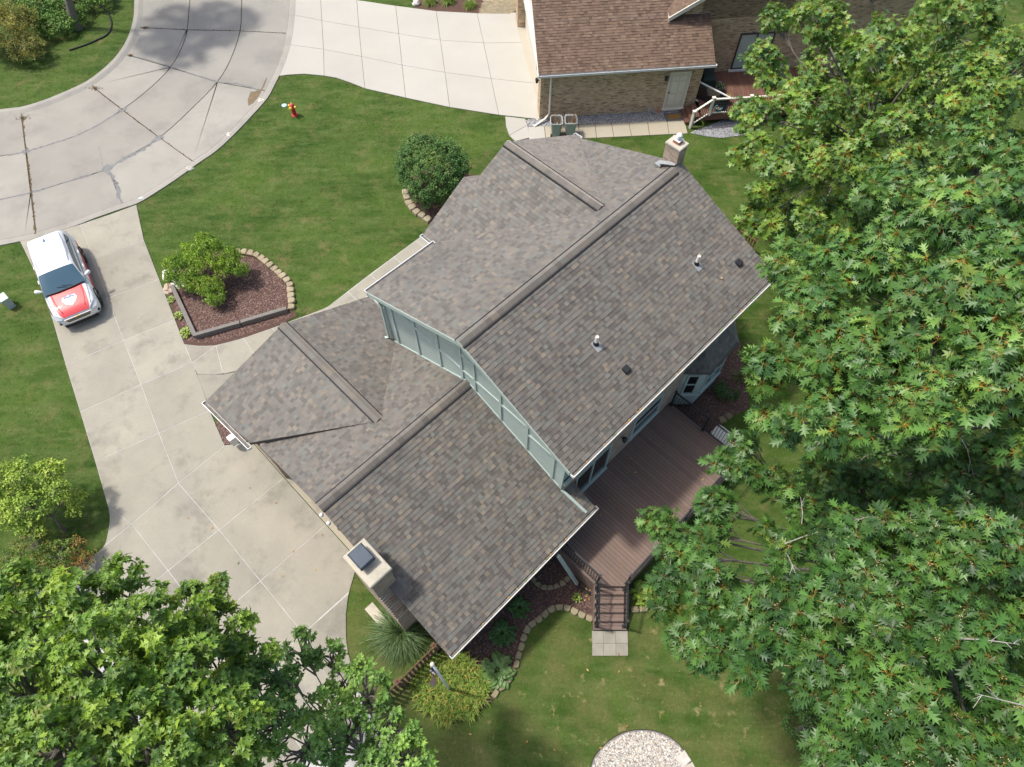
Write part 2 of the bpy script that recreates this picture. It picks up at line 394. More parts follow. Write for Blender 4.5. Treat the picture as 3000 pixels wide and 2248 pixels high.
# ------------------------------------------------------------------ the curved street of concrete slabs
def RL(pts): return [Q(0, 0, x, y) for x, y in pts]
def ext(l, d0, d1):
    a = (l[0] - l[1]).normalized(); b = (l[-1] - l[-2]).normalized(); return [l[0] + a * d0] + l + [l[-1] + b * d1]
inner = smoothline(ext(RL([(990, 0), (985, 120), (960, 230), (915, 330), (850, 420), (770, 500), (650, 592), (540, 648), (430, 697), (300, 747), (150, 790), (0, 808)]), 9, 9), 3)
outer = smoothline(ext(RL([(2012, 0), (2008, 100), (1980, 300), (1925, 470), (1865, 590), (1815, 680), (1708, 800), (1588, 925), (1468, 1035), (1340, 1122), (1190, 1230), (1012, 1345), (930, 1390), (840, 1420), (640, 1490), (540, 1530), (400, 1575), (250, 1620), (0, 1672)]), 9, 9), 3)
la = smoothline(ext(RL([(1320, 0), (1300, 210), (1260, 340), (1185, 470), (1060, 600), (865, 755), (600, 915), (400, 990), (185, 1055), (0, 1088)]), 9, 9), 3)
lb = smoothline(ext(RL([(1680, 0), (1668, 215), (1600, 420), (1510, 572), (1370, 720), (1115, 955), (850, 1110), (740, 1180), (450, 1270), (220, 1340), (0, 1388)]), 9, 9), 3)
lanes = [inner, la, lb, outer]
rad = [[l[0] for l in lanes],
       RL([(985, 195), (1300, 210), (1668, 218), (1985, 235)]), RL([(890, 385), (1185, 470), (1510, 572), (1850, 635)]),
       RL([(640, 600), (850, 765), (1110, 960), (1345, 1128)]), RL([(152, 800), (185, 1055), (220, 1340), (250, 1628)]),
       [l[-1] for l in lanes]]
def strip(name, a, b, z, m, parent=None, n=60):
    """sheet between two lines"""
    def res(l):
        L = [0]
        for i in range(len(l) - 1): L.append(L[-1] + (l[i + 1] - l[i]).length)
        o = []
        for k in range(n):
            t = L[-1] * k / (n - 1); i = max(j for j in range(len(L)) if L[j] <= t + 1e-9); i = min(i, len(l) - 2)
            o.append(l[i].lerp(l[i + 1], (t - L[i]) / max(L[i + 1] - L[i], 1e-9)))
        return o
    A, B = res(a), res(b); vs = []
    for p, q in zip(A, B): vs += [(p.x, p.y, z), (q.x, q.y, z)]
    return mk(name, vs, [(2 * i, 2 * i + 1, 2 * i + 3, 2 * i + 2) for i in range(n - 1)], m, parent)
road = tag(strip('road', inner, outer, .012, 'road_joint'), 'curving street of pale worn concrete slabs with dark joints', kind='structure')
hard(inner + outer[::-1])
for i in range(len(rad) - 1):
    for j in range(3):
        top = lines_cut(lanes[j], rad[i][j], rad[i + 1][j]); bot = lines_cut(lanes[j + 1], rad[i][j + 1], rad[i + 1][j + 1])
        if i == 3 and j == 2:                    # the outer lane slab that cracked across
            mid = Q(0, 0, 755, 1175); mb = Q(0, 0, 850, 1425)
            slab(lines_cut(lb, rad[3][2], mid) + lines_cut(outer, mb, rad[3][3]), -.05, .03, 'road_concrete', road, .015)
            slab(lines_cut(lb, mid, rad[4][2]) + lines_cut(outer, rad[4][3], mb), -.05, .026, 'road_concrete', road, .02)
            continue
        slab(top + bot[::-1], -.05, .03 + random.uniform(-.002, .002), 'road_concrete', road, .022)
def kerb(name, line, w, z0, z1, side, label):
    """rolled kerb: a sloping gutter face and a flat top"""
    vs = []; m = len(line)
    for i, p in enumerate(line):
        d = line[min(i + 1, m - 1)] - line[max(i - 1, 0)]; nn = Vector((-d.y, d.x, 0)).normalized() * side
        for off, z in ((-.03, .015), (0, .034), (w * .45, z1), (w, z1), (w + .01, -.05)): vs.append(Vector((p.x, p.y, 0)) + nn * off + Vector((0, 0, z)))
    fs = [(5 * i + k, 5 * i + k + 1, 5 * i + 6 + k, 5 * i + 5 + k) for i in range(m - 1) for k in range(4)]
    o = mk(name, vs, fs, 'road_concrete', road, cols=[(1.02, 1.02, 1.02)] * len(fs), smooth=False); return o
kerb('kerb', inner, .42, 0, .11, -1, ''); 
kerb('kerb', outer, .34, 0, .05, 1, '')
def off(line, d):
    m = len(line); o = []
    for i, p in enumerate(line):
        t = line[min(i + 1, m - 1)] - line[max(i - 1, 0)]; o.append(p + Vector((-t.y, t.x, 0)).normalized() * d)
    return o
hard(inner + off(inner, -.45)[::-1]); hard(outer + off(outer, .36)[::-1])
def wiggle(pts, amp=.03, n=8):
    o = []
    for p in smoothline(pts, n): o.append(p + Vector((random.uniform(-amp, amp), random.uniform(-amp, amp), 0)))
    return o
def crack(pts, w, name='crack_sealant', m='crack_seal', amp=.03, z=.036):
    b = MB(); b.ribbon(wiggle(RL(pts), amp), w, z, jit=.6); b.build(name, m, road)
crack([(905, 388), (1050, 425), (1185, 470), (1340, 520), (1510, 572), (1650, 585), (1800, 630)], .07)
crack([(865, 765), (600, 915), (400, 990), (185, 1055), (60, 1080)], .09, amp=.04)
crack([(1105, 960), (980, 1050), (850, 1115), (740, 1180)], .18, amp=.05)
crack([(740, 1180), (450, 1270), (220, 1340), (0, 1388)], .08, amp=.04)
crack([(760, 1180), (790, 1250), (815, 1310), (850, 1425)], .16, amp=.06)
crack([(690, 1020), (705, 1100), (715, 1160)], .025, amp=.02)
for c_, r_ in (((740, 1172), .28), ((1105, 962), .24), ((850, 765), .22), ((185, 1055), .2)):
    b = MB(); p = Q(0, 0, *c_); b.add([p + Vector((math.cos(a) * r_ * random.uniform(.6, 1.2), math.sin(a) * r_ * random.uniform(.6, 1.2), .039)) for a in np.arange(0, 6.28, .5)], [tuple(range(13))]); b.build('sealant_patch', 'crack_seal', road)
def weedline(pts, w, m='weeds'):
    b = MB()
    for p in wiggle(RL(pts), .02, 14):
        r = w * random.uniform(.3, 1.2); a0 = random.random() * 6
        b.add([p + Vector((math.cos(a0 + k) * r * random.uniform(.5, 1), math.sin(a0 + k) * r * random.uniform(.5, 1), .034 + .02 * random.random())) for k in (0, 1.3, 2.5, 3.8, 5.1)], [(0, 1, 2, 3, 4)])
    tag(b.build('joint_weeds', m, road), kind='stuff')
weedline([(660, 620), (750, 690), (850, 765), (960, 850), (1105, 955), (1345, 1125)], .06); weedline([(160, 830), (185, 1050), (205, 1200), (220, 1340), (235, 1480), (250, 1640)], .085)
weedline([(985, 195), (1300, 210), (1668, 218), (1980, 235)], .06)
for p_, r_ in (((160, 822), .42), ((662, 618), .36), ((1010, 200), .22), ((908, 390), .14)):
    b = MB(); q = Q(0, 0, *p_)
    for k in range(120):
        a = random.random() * 6.28; r = r_ * abs(random.gauss(0, .45)); c = q + Vector((math.cos(a) * r * 1.3, math.sin(a) * r * .7, .035 + random.random() * .03))
        b.add([c + Vector((random.uniform(-.05, .05), random.uniform(-.05, .05), random.uniform(0, .02))) for _ in range(3)], [(0, 1, 2)])
    tag(b.build('leaf_litter', 'weeds', road), kind='stuff')
b = MB(); pp = [Q(0, 0, x, y) for x, y in ((1720, 700), (1725, 740), (1760, 720), (1800, 670), (1835, 600), (1855, 545), (1848, 545), (1815, 620), (1770, 640), (1740, 640))]
b.add([Vector((p.x, p.y, .0365)) for p in pp], [tuple(range(len(pp)))]); b.build('silt_deposit', 'soil', road)

# ------------------------------------------------------------------ the house's driveway and apron
a_ = lambda x, y: Q(0, 600, x, y); b_ = lambda x, y: Q(0, 1250, x, y)
C0, C1, C2, C3, C4, C5, C6 = a_(560, 142), a_(650, 380), a_(750, 652), a_(860, 945), a_(980, 1250), a_(1105, 1588), b_(1240, 395)
R1, R2, R3, R4, R5, R6 = a_(1000, 250), a_(1105, 520), a_(1215, 800), a_(1335, 1100), a_(1455, 1430), b_(1560, 135)
L1, L2, L3, L4, L5, L7, Mm = a_(275, 525), a_(370, 805), a_(460, 1115), a_(560, 1440), b_(665, 245), b_(755, 560), b_(915, 680)
U0, U1, U2 = -4.0, -1.93, .9; V = [-15.52, -12.9, -10.32, -7.85, -5.3, -2.9]
flare = smoothline([b_(755, 560), b_(766, 650), b_(740, 800), b_(700, 860), b_(630, 920), b_(520, 990), b_(350, 1080), b_(150, 1150)], 4)
arc = smoothline([Q(600, 1200, 1040, 1135), Q(600, 1200, 1000, 1280), Q(600, 1200, 980, 1420), Q(800, 1600, 525, 520, k=.4069), Q(800, 1600, 530, 700, k=.4069), Q(800, 1600, 575, 900, k=.4069), Q(800, 1600, 680, 1180, k=.4069), S(1180, 2260)], 4)
slabs = [[C0, a_(760, 75), a_(900, 22), a_(948, 5), a_(1000, 235), R1, C1], [C1, R1, R2, C2], [C2, R2, R3, C3], [C3, R3, a_(1282, 972), R4, C4], [C4, R4, a_(1425, 1330), R5, C5],
         [C5, R5, R6, C6],
         [C0, a_(400, 190), a_(250, 225), a_(140, 250), a_(240, 455), L1, C1], [C1, L1, a_(310, 640), L2, C2], [C2, L2, L3, C3], [C3, L3, L4, C4], [C4, L4, L5, C5],
         [C5, L5, L7, Mm, C6],
         [L7, Mm, flare[10]] + flare[9:0:-1]]
slabs[-1] = [L7, Mm] + [p for p in flare[9:0:-1]]
slabs += [[C6, R6, W(.9, -15.0), W(U2, V[1]), W(U1, V[1])], [Mm, C6, W(U1, V[1]), W(U0, V[1])], [W(U1, V[1]), W(U2, V[1]), W(U2, V[2]), W(U1, V[2])],
          [W(U0, V[1]), W(U1, V[1]), W(U1, V[2]), W(U0, V[2])], [W(U1, V[2]), W(U2, V[2]), W(U2, -8.35), arc[0], arc[2], arc[4], W(-.02, V[3]), W(U1, V[3])],
          [W(U0, V[2]), W(U1, V[2]), W(U1, V[3]), W(U0, V[3])],
          [W(U1, V[3])] + [p for p in arc[4:22]] + [W(U1 - .6, V[4] + 1.2)], [W(U0, V[3]), W(U1, V[3]), W(U1 - .6, V[4] + 1.2), W(U0, V[4] + .6)],
          [Mm, W(U0, V[1]), W(-6.2, -12.9)] + flare[-8:-20:-1], [W(U0, V[1]), W(U0, V[2]), W(-6.4, -10.3), W(-6.2, -12.9)], [W(U0, V[2]), W(U0, V[3]), W(-6.6, -7.8), W(-6.4, -10.3)],
          [W(U0, V[3]), W(U0, V[4] + .6), W(-6.8, -5.4), W(-6.6, -7.8)]]
outline = [a_(140, 250), a_(240, 455), a_(310, 640), L2, L3, L4, L5, L7] + flare[1:] + [W(-6.8, -5.4), W(-4, -4)] + arc[::-1] + [W(U2, -8.4), W(.9, -15.0), R6, R5, a_(1425, 1330), R4, a_(1282, 972), R3, R2, R1, a_(948, 5), a_(760, 75), C0, a_(400, 190), a_(250, 225)]
dm = MB(); dm.add([Vector((p.x, p.y, .036)) for p in outline], [tuple(range(len(outline)))])
drive = tag(dm.build('driveway', 'white_joint'), 'long tan concrete driveway with white joints leading to the garage apron', kind='structure')
hard(outline)
for p in slabs: slab(p, -.05, .042, 'drive_concrete', drive, .010)
b = MB(); b.prism([W(.93, -15.2), W(1.22, -15.2), W(1.22, -8.3), W(.93, -8.3)], -.05, .06, (1.1, 1.06, 1)); b.build('garage_sill', 'drive_concrete', drive, attr=True)

# front walk, from the driveway round the garage to the porch
walk_edge = [a_(1282, 972), a_(1400, 985), a_(1500, 980), a_(1690, 930), a_(1890, 860), W(6.85, -18.07), W(9.26, -18.18), W(10.88, -18.21), W(13.5, -18.27)]
wj = [0, 2, 3, 4, 5]
inn = [R4, a_(1370, 1180), a_(1500, 1180) , W(3.2, -17.6), W(4.6, -17.15), W(6.85, -16.85), W(9.26, -16.95), W(10.88, -16.98), W(13.5, -17.0)]
fw = strip('front_walk', walk_edge, inn, .034, 'white_joint', n=40); tag(fw, 'narrow concrete front walk along the lawn towards the porch', kind='structure')
hard(walk_edge + inn[::-1])
jn = [(0, 2, 0, 1), (2, 3, 1, 3), (3, 4, 3, 4), (4, 5, 4, 5)]
slab([walk_edge[0], walk_edge[1], walk_edge[2], inn[0]], -.05, .04, 'drive_concrete', fw); slab([walk_edge[2], a_(1550, 1180), inn[1], inn[0]], -.05, .04, 'drive_concrete', fw)
ex = [R4, inn[1], a_(1550, 1180), W(3.3, -17.5), W(4.7, -17.0), W(4.5, -15.9), W(1.1, -15.9), a_(1440, 1370)]; slab(ex, -.05, .038, 'drive_concrete', fw); hard(ex)
slab([walk_edge[2], walk_edge[3], inn[3], a_(1550, 1180)], -.05, .04, 'drive_concrete', fw); slab([walk_edge[3], walk_edge[4], inn[4], inn[3]], -.05, .04, 'drive_concrete', fw)
slab([walk_edge[4], walk_edge[5], inn[5], inn[4]], -.05, .04, 'drive_concrete', fw)
us = [6.85, 8.05, 9.35, 10.75, 12.1, 13.5]
for i in range(5): slab([W(us[i], -18.07 - .03 * (us[i] - 6.85)), W(us[i + 1], -18.07 - .03 * (us[i + 1] - 6.85)), W(us[i + 1], -16.9), W(us[i], -16.9)], -.05, .04, 'drive_concrete', fw)

# ------------------------------------------------------------------ the neighbour's driveway and side walk
c_ = lambda x, y: Q(750, 0, x, y)
rows = [[c_(248, 0), c_(450, 0), c_(700, 5), c_(970, 45), c_(1252, 82), c_(1535, 97), c_(1878, 90)],
        [c_(248, 105), c_(458, 148), c_(715, 193), c_(992, 240), c_(1280, 284), c_(1580, 303), c_(1910, 300)],
        [c_(215, 313), c_(470, 347), c_(734, 397), c_(1015, 457), c_(1312, 507), c_(1632, 550), c_(1952, 585)],
        [c_(140, 535), c_(475, 530), c_(757, 618), c_(1040, 683), c_(1345, 748), c_(1686, 802), c_(1990, 835)]]
t0 = [p + Vector((0, 9, 0)) for p in rows[0][:2]]
nd = [c_(248, 0) + Vector((0, 5, 0)), c_(450, 0) + Vector((0, 5, 0))] + rows[0][2:] + [N(-.75, 8.9)] + [N(-.3, 0)] + [c_(1990, 835), c_(1686, 802), c_(1345, 748), c_(1040, 683), c_(757, 618), c_(560, 545), c_(475, 530), c_(340, 517), c_(220, 525), c_(140, 535), c_(215, 313), c_(248, 105)]
dm = MB(); dm.add([Vector((p.x, p.y, .018)) for p in nd], [tuple(range(len(nd)))])
ndrive = tag(dm.build('neighbour_driveway', 'dark_joint'), 'bright new concrete driveway running to the brick garage', kind='structure'); hard(nd)
for i in range(3):
    for j in range(6):
        top = [rows[i][j], rows[i][j + 1]]; bot = [rows[i + 1][j + 1], rows[i + 1][j]]
        if i == 2 and j == 0: bot = [rows[3][1], c_(340, 517), c_(225, 523), rows[3][0]]
        if i == 2 and j == 1: bot = [rows[3][2], c_(650, 575), c_(560, 545), rows[3][1]]
        slab(top + bot, -.05, .042, 'new_concrete', ndrive, .008, tint=tuple([random.uniform(.97, 1.02)] * 3))
for j in range(2): slab([rows[0][j] + Vector((0, 5, 0)), rows[0][j + 1] + Vector((0, 5, 0)), rows[0][j + 1], rows[0][j]], -.05, .042, 'new_concrete', ndrive, .008, tint=tuple([random.uniform(.97, 1.02)] * 3))
slab([c_(1895, 95), N(-.6, 8.9), N(-.02, 0), c_(1992, 835), c_(1915, 300)], -.05, .05, 'new_concrete', ndrive, .006, tint=(.98, .93, .84))
d_ = lambda x, y, z=0: Q(1500, 0, x, y, z)
wk = [c_(1730, 815), c_(1735, 880), c_(1755, 945), c_(1800, 985), d_(110, 985), d_(330, 975), d_(600, 958), d_(1218, 930), d_(1195, 835), d_(1060, 845), d_(450, 868), d_(180, 885), c_(1885, 870), c_(1870, 828)]
dm = MB(); dm.add([Vector((p.x, p.y, .014)) for p in wk], [tuple(range(len(wk)))])
nw = tag(dm.build('side_walk', 'dark_joint'), 'pale concrete slab walk beside the brick wall', kind='structure'); hard(wk)
slab([c_(1730, 812), c_(1735, 880), c_(1757, 945), c_(1885, 873), c_(1868, 828)], -.05, .04, 'new_concrete', nw, .008)
slab([c_(1757, 945), c_(1800, 985), c_(1900, 960), c_(1885, 873)], -.05, .04, 'new_concrete', nw, .008)
xs_t = [110, 225, 345, 460, 575, 690, 810, 940, 1075, 1195]; xs_b = [120, 235, 355, 470, 587, 707, 830, 955, 1090, 1220]
for i in range(len(xs_t) - 1):
    yt = lambda x: 886 - (x - 110) * .0455; yb = lambda x: 985 - (x - 110) * .0485
    slab([d_(xs_t[i], yt(xs_t[i])), d_(xs_t[i + 1], yt(xs_t[i + 1])), d_(xs_b[i + 1], yb(xs_b[i + 1])), d_(xs_b[i], yb(xs_b[i]))], -.05, .045 + random.uniform(-.004, .004), 'new_concrete', nw, .014, tint=(.92, .86, .74) if i else (1, 1, 1))

# ------------------------------------------------------------------ planting beds, gravel
def bed(name, poly, m, label, z=.02, dome=0.0):
    """a bed's surface"""
    hard(poly); return tag(mk(name, [Vector((q[0], q[1], z)) for q in poly], [tuple(range(len(poly)))], m), label, kind='structure')
def chips(name, poly, m, n, size, cols, z=.03, parent=None, flat=.5):
    P = np.array([(q[0], q[1]) for q in poly]); lo, hi = P.min(0), P.max(0); pts = []
    while len(pts) < n:
        q = RNG.uniform(lo, hi, (n * 2, 2)); q = q[inside(q, P)]; pts += list(q)
    pts = np.array(pts[:n]); T = np.array([(1, 0, 0), (-.5, .8, 0), (-.5, -.8, 0), (0, 0, .9)], float); TF = np.array([(0, 1, 3), (1, 2, 3), (2, 0, 3)])
    T = np.array([(1, .2, 0), (.2, .9, 0), (-.9, .4, 0), (-.6, -.7, 0), (.6, -.8, 0), (.1, 0, .8)]); TF = np.array([(i, (i + 1) % 5, 5) for i in range(5)])
    a = RNG.uniform(0, 6.28, n); s = size * RNG.uniform(.6, 1.3, n); ax = RNG.uniform(.5, 1.2, n)
    X = T[None, :, 0] * s[:, None]; Y = T[None, :, 1] * (s * ax)[:, None]
    Vv = np.stack([pts[:, 0, None] + X * np.cos(a)[:, None] - Y * np.sin(a)[:, None], pts[:, 1, None] + X * np.sin(a)[:, None] + Y * np.cos(a)[:, None], z + T[None, :, 2] * (s * flat)[:, None]], -1)
    Cc = np.array(cols)[RNG.integers(0, len(cols), n)] * RNG.uniform(.75, 1.2, (n, 1))
    return mesh_np(name, Vv.reshape(-1, 3), (np.arange(n)[:, None, None] * 6 + TF[None]).reshape(-1, 3), m, parent, np.repeat(Cc, 6, 0), 'stuff')
def inside(q, P):
    r = np.zeros(len(q), bool); j = len(P) - 1
    for i in range(len(P)):
        c = ((P[i, 1] > q[:, 1]) != (P[j, 1] > q[:, 1])) & (q[:, 0] < (P[j, 0] - P[i, 0]) * (q[:, 1] - P[i, 1]) / (P[j, 1] - P[i, 1] + 1e-12) + P[i, 0]); r ^= c; j = i
    return r
MUL = [(.145, .085, .068), (.105, .060, .05), (.19, .125, .10), (.08, .048, .042), (.13, .08, .065)]
island_bed = [a_(1215, 545), a_(1200, 470), a_(1260, 400), a_(1400, 340), a_(1560, 330), a_(1660, 335), a_(1760, 350), a_(1860, 410), a_(1950, 490), a_(2010, 550), a_(2025, 640), a_(2030, 740), a_(2050, 755), a_(2065, 775), a_(1890, 858), a_(1690, 928), a_(1500, 978), a_(1400, 984), a_(1285, 970), a_(1215, 790), a_(1165, 640), a_(1155, 590)]
bb = bed('mulch_bed', island_bed, 'mulch', 'brown mulch bed round the weeping tree', .03, .015); chips('mulch_chips', shrink(island_bed, .15), 'pebble', 9000, .035, MUL, .042, bb, .4)
c2 = lambda x, y: Q(750, 0, x, y)
bush_bed = [c2(1040, 1310), c2(1045, 1370), c2(1070, 1440), c2(1110, 1490), c2(1170, 1530), c2(1215, 1560), W(13.6, -17.0), W(17.5, -17.0), c2(1500, 1215), c2(1250, 1150), c2(1080, 1230)]
bb = bed('mulch_bed', bush_bed, 'mulch', 'mulch bed under the round bush at the front of the house', .03, .01); chips('mulch_chips', bush_bed, 'pebble', 2500, .035, MUL, .05, bb, .4)
tri = [b_(1505, -20), b_(1560, 132), W(.85, -15.1), W(1.0, -17.4)]
bb = bed('mulch_bed', tri, 'mulch', 'small triangle of mulch beside the garage gutter', .045); chips('mulch_chips', tri, 'pebble', 900, .03, MUL, .05, bb, .4)
e_ = lambda x, y, z=0: Q(1400, 1200, x, y, z); f_ = lambda x, y, z=0: Q(800, 1600, x, y, z, .4069)
back_bed = [W(1.2, -3.9), W(5.9, -3.9), W(5.9, -2.2), W(5.9, -1.95), e_(800, 1225), e_(805, 1470), e_(745, 1440), e_(670, 1400), e_(605, 1370), e_(545, 1365), e_(490, 1385), e_(450, 1430), e_(400, 1470), e_(355, 1505), e_(325, 1560), e_(300, 1620),
            f_(1790, 720), f_(1770, 800), f_(1740, 870), f_(1700, 950), f_(1640, 1040), f_(1590, 1100), f_(1500, 1180), f_(1300, 1260), f_(1100, 1180), f_(980, 1050), f_(960, 960), f_(1150, 740)]
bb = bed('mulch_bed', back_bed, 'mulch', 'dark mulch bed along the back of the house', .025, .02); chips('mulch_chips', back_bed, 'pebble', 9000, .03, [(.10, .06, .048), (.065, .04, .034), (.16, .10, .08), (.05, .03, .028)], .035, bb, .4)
g_ = lambda x, y, z=0: Q(1900, 900, x, y, z, .2713)
side_bed = [W(13.15, -4.5), W(18.2, -4.4), g_(1000, 560), g_(1060, 800), g_(1080, 1100), g_(900, 1180), g_(760, 1230), W(13.15, -1.2)]
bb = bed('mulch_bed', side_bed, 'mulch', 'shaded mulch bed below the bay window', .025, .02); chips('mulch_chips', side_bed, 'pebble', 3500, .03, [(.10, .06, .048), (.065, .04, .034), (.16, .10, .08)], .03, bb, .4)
GRV = [(.42, .40, .37), (.30, .29, .28), (.52, .50, .46), (.22, .22, .23), (.38, .33, .27)]
strip_poly = [d_(100, 835), N(.0, 0), N(7.4, 0), d_(1060, 845), d_(450, 866), d_(180, 884), d_(110, 880)]
bb = bed('gravel_strip', strip_poly, 'gravel_bed', 'grey gravel strip along the foot of the brick wall', .02); chips('pebbles', strip_poly, 'pebble', 5000, .035, [(.30, .30, .31), (.20, .21, .23), (.42, .41, .40), (.14, .15, .17)], .03, bb)
strip2 = [d_(1235, 925), d_(1300, 900), d_(1480, 830), d_(1700, 820), d_(1700, 930), d_(1450, 960), d_(1350, 950)]
bb = bed('gravel_strip', strip2, 'gravel_bed', 'grey gravel patch below the neighbour\'s deck', .02); chips('pebbles', strip2, 'pebble', 2500, .035, [(.26, .27, .29), (.18, .19, .21), (.36, .36, .36)], .03, bb)
pit = [f_(-0 + 0, 0)] * 0
h_ = lambda x, y, z=0: Q(1500, 1600, x, y, z, .4069)
pit = smoothline([h_(560, 1640), h_(585, 1540), h_(640, 1460), h_(720, 1390), h_(820, 1340), h_(930, 1325), h_(1030, 1335), h_(1120, 1370), h_(1190, 1420), h_(1230, 1470), h_(1270, 1560), h_(1290, 1700)], 3) + [h_(1230, 2000), h_(1000, 2150), h_(760, 2080), h_(600, 1850)]
bb = bed('gravel_circle', pit, 'gravel_bed', 'round patch of pale gravel set in the back lawn', .03)
chips('pebbles', shrink(pit, .05), 'pebble', 9000, .026, [(.50, .47, .41), (.38, .36, .33), (.58, .55, .49), (.30, .28, .25), (.44, .36, .27)], .035, bb)
b = MB(); b.tube([p + Vector((0, 0, .01)) for p in pit[:34]], .022, 6); tag(b.build('gravel_edging', 'hose'), 'black plastic edging round the gravel circle', 'edging')
# ------------------------------------------------------------------ shingled roofs
CAMP = Vector((0, 0, CAMH))
GREY = [((.130, .120, .105), 46), ((.088, .081, .072), 26), ((.124, .130, .117), 11), ((.172, .147, .112), 9), ((.113, .097, .086), 6), ((.150, .138, .120), 4)]
BROWN = [((.165, .112, .080), 42), ((.142, .094, .068), 24), ((.190, .132, .094), 16), ((.118, .078, .058), 8), ((.176, .118, .084), 10)]
def pick(pal):
    t = random.uniform(0, sum(w for _, w in pal))
    for c, w in pal:
        t -= w
        if t <= 0: break
    k = random.uniform(.86, 1.14); return (c[0] * k, c[1] * k, c[2] * k)
def dk(c): return (c[0] * .45, c[1] * .45, c[2] * .45)       # tab edges coloured dark to strengthen the shadow line of each course
class Roof:
    def __init__(s, pal, expo=.143, wmin=.09, wmax=.18): s.t = []; s.pal = pal; s.e = expo; s.w = (wmin, wmax)
    def face(s, poly, e):
        poly = [Vector(p) for p in poly]; e = Vector(e).normalized(); o = poly[0]
        nrm = None
        for i in range(1, len(poly) - 1):
            c = (poly[i] - o).cross(poly[i + 1] - o)
            if c.length > (nrm.length if nrm else 0): nrm = c
        nrm = nrm.normalized()
        if nrm.z < 0: nrm = -nrm
        e = (e - nrm * e.dot(nrm)).normalized(); up = nrm.cross(e)
        if up.z < 0: up = -up
        P = [((p - o).dot(e), (p - o).dot(up)) for p in poly]; b0 = min(p[1] for p in P); b1 = max(p[1] for p in P); n = len(P)
        def span(b):
            xs = []
            for i in range(n):
                (x0, y0), (x1, y1) = P[i], P[(i + 1) % n]
                if (y0 <= b <= y1) or (y1 <= b <= y0):
                    xs += [x0, x1] if abs(y1 - y0) < 1e-6 else [x0 + (x1 - x0) * (b - y0) / (y1 - y0)]
            return (min(xs), max(xs)) if xs else None
        k = 0; b = b0
        while b < b1 - .02:
            bt = min(b + s.e, b1 - 1e-4); lo, hi = span(b + 1e-4), span(bt)
            if lo and hi:
                x = min(lo[0], hi[0]) - random.uniform(0, .2); end = max(lo[1], hi[1])
                while x < end:
                    w = random.uniform(*s.w); x2 = x + w
                    q = [max(lo[0], min(lo[1], x)), max(lo[0], min(lo[1], x2)), max(hi[0], min(hi[1], x2)), max(hi[0], min(hi[1], x))]
                    if q[1] - q[0] > .012 or q[2] - q[3] > .012:
                        h = random.choice((.013, .014, .022)) + random.uniform(0, .004)
                        A = lambda xx, bb, hh: o + e * xx + up * bb + nrm * hh
                        s.t.append(([A(q[0], b, 0), A(q[1], b, 0), A(q[0], b - .004, h), A(q[1], b - .004, h), A(q[2], bt, .003), A(q[3], bt, .003)],
                                    pick(s.pal)))
                    x = x2
            b += s.e
    def build(s, parent, m, single=300):
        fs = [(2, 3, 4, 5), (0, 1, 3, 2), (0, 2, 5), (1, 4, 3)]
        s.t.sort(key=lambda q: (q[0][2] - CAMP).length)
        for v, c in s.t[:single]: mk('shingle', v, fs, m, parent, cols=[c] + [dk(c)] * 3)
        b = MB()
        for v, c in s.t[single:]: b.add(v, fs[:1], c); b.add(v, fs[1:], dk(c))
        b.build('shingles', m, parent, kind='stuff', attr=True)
def deckpoly(mb, poly, th=.16):
    """roof boards under the shingles"""
    p = [Vector(q) for q in poly]; n = len(p)
    if (p[1] - p[0]).cross(p[2] - p[0]).z < 0: p.reverse()
    mb.add([q - Vector((0, 0, .004)) for q in p] + [q - Vector((0, 0, th)) for q in p], [tuple(range(n)), tuple(range(2 * n - 1, n - 1, -1))] + [(i, n + i, n + (i + 1) % n, (i + 1) % n) for i in range(n)])
def ridge(p, q, dl, dr, parent, pal, m, wid=.155, step=.24):
    """shingle-over ridge vent: black vent strip and overlapping caps"""
    p, q = Vector(p), Vector(q); d = (q - p).normalized(); r = Vector((d.y, -d.x, 0)); L = (q - p).length; n = max(1, int(L / step)); st = L / n
    sec = [(-wid, .028), (-wid * .85, .042), (-wid * .45, .05), (0, .054), (wid * .45, .05), (wid * .85, .042), (wid, .028)]
    def pt(x, h, a): return p + d * a + r * x + Vector((0, 0, h - abs(x) * (dl if x < 0 else dr)))
    for sx in (-1, 1):
        v = MB(); dd = dl if sx < 0 else dr
        for i in range(n):
            v.beam(pt(sx * (wid + .016), .014, i * st), pt(sx * (wid + .016), .014, (i + 1) * st - .006), .06, .045)
        v.build('ridge_vent', 'vent_black', parent)
    for i in range(n):
        a0, a1 = i * st, (i + 1) * st + .01; vs = [pt(x, h + .010, a0) for x, h in sec] + [pt(x, h, a1) for x, h in sec] + [pt(x, h - .02, a0) for x, h in sec]
        c = pick(pal); c = tuple(.7 * c[k] + .3 * (.14, .126, .106)[k] for k in range(3))
        fs = [(k, k + 1, 8 + k, 7 + k) for k in range(6)] + [(14 + k, 15 + k, k + 1, k) for k in range(6)]
        mk('ridge_cap', vs, fs, m, parent, cols=[c] * len(fs))
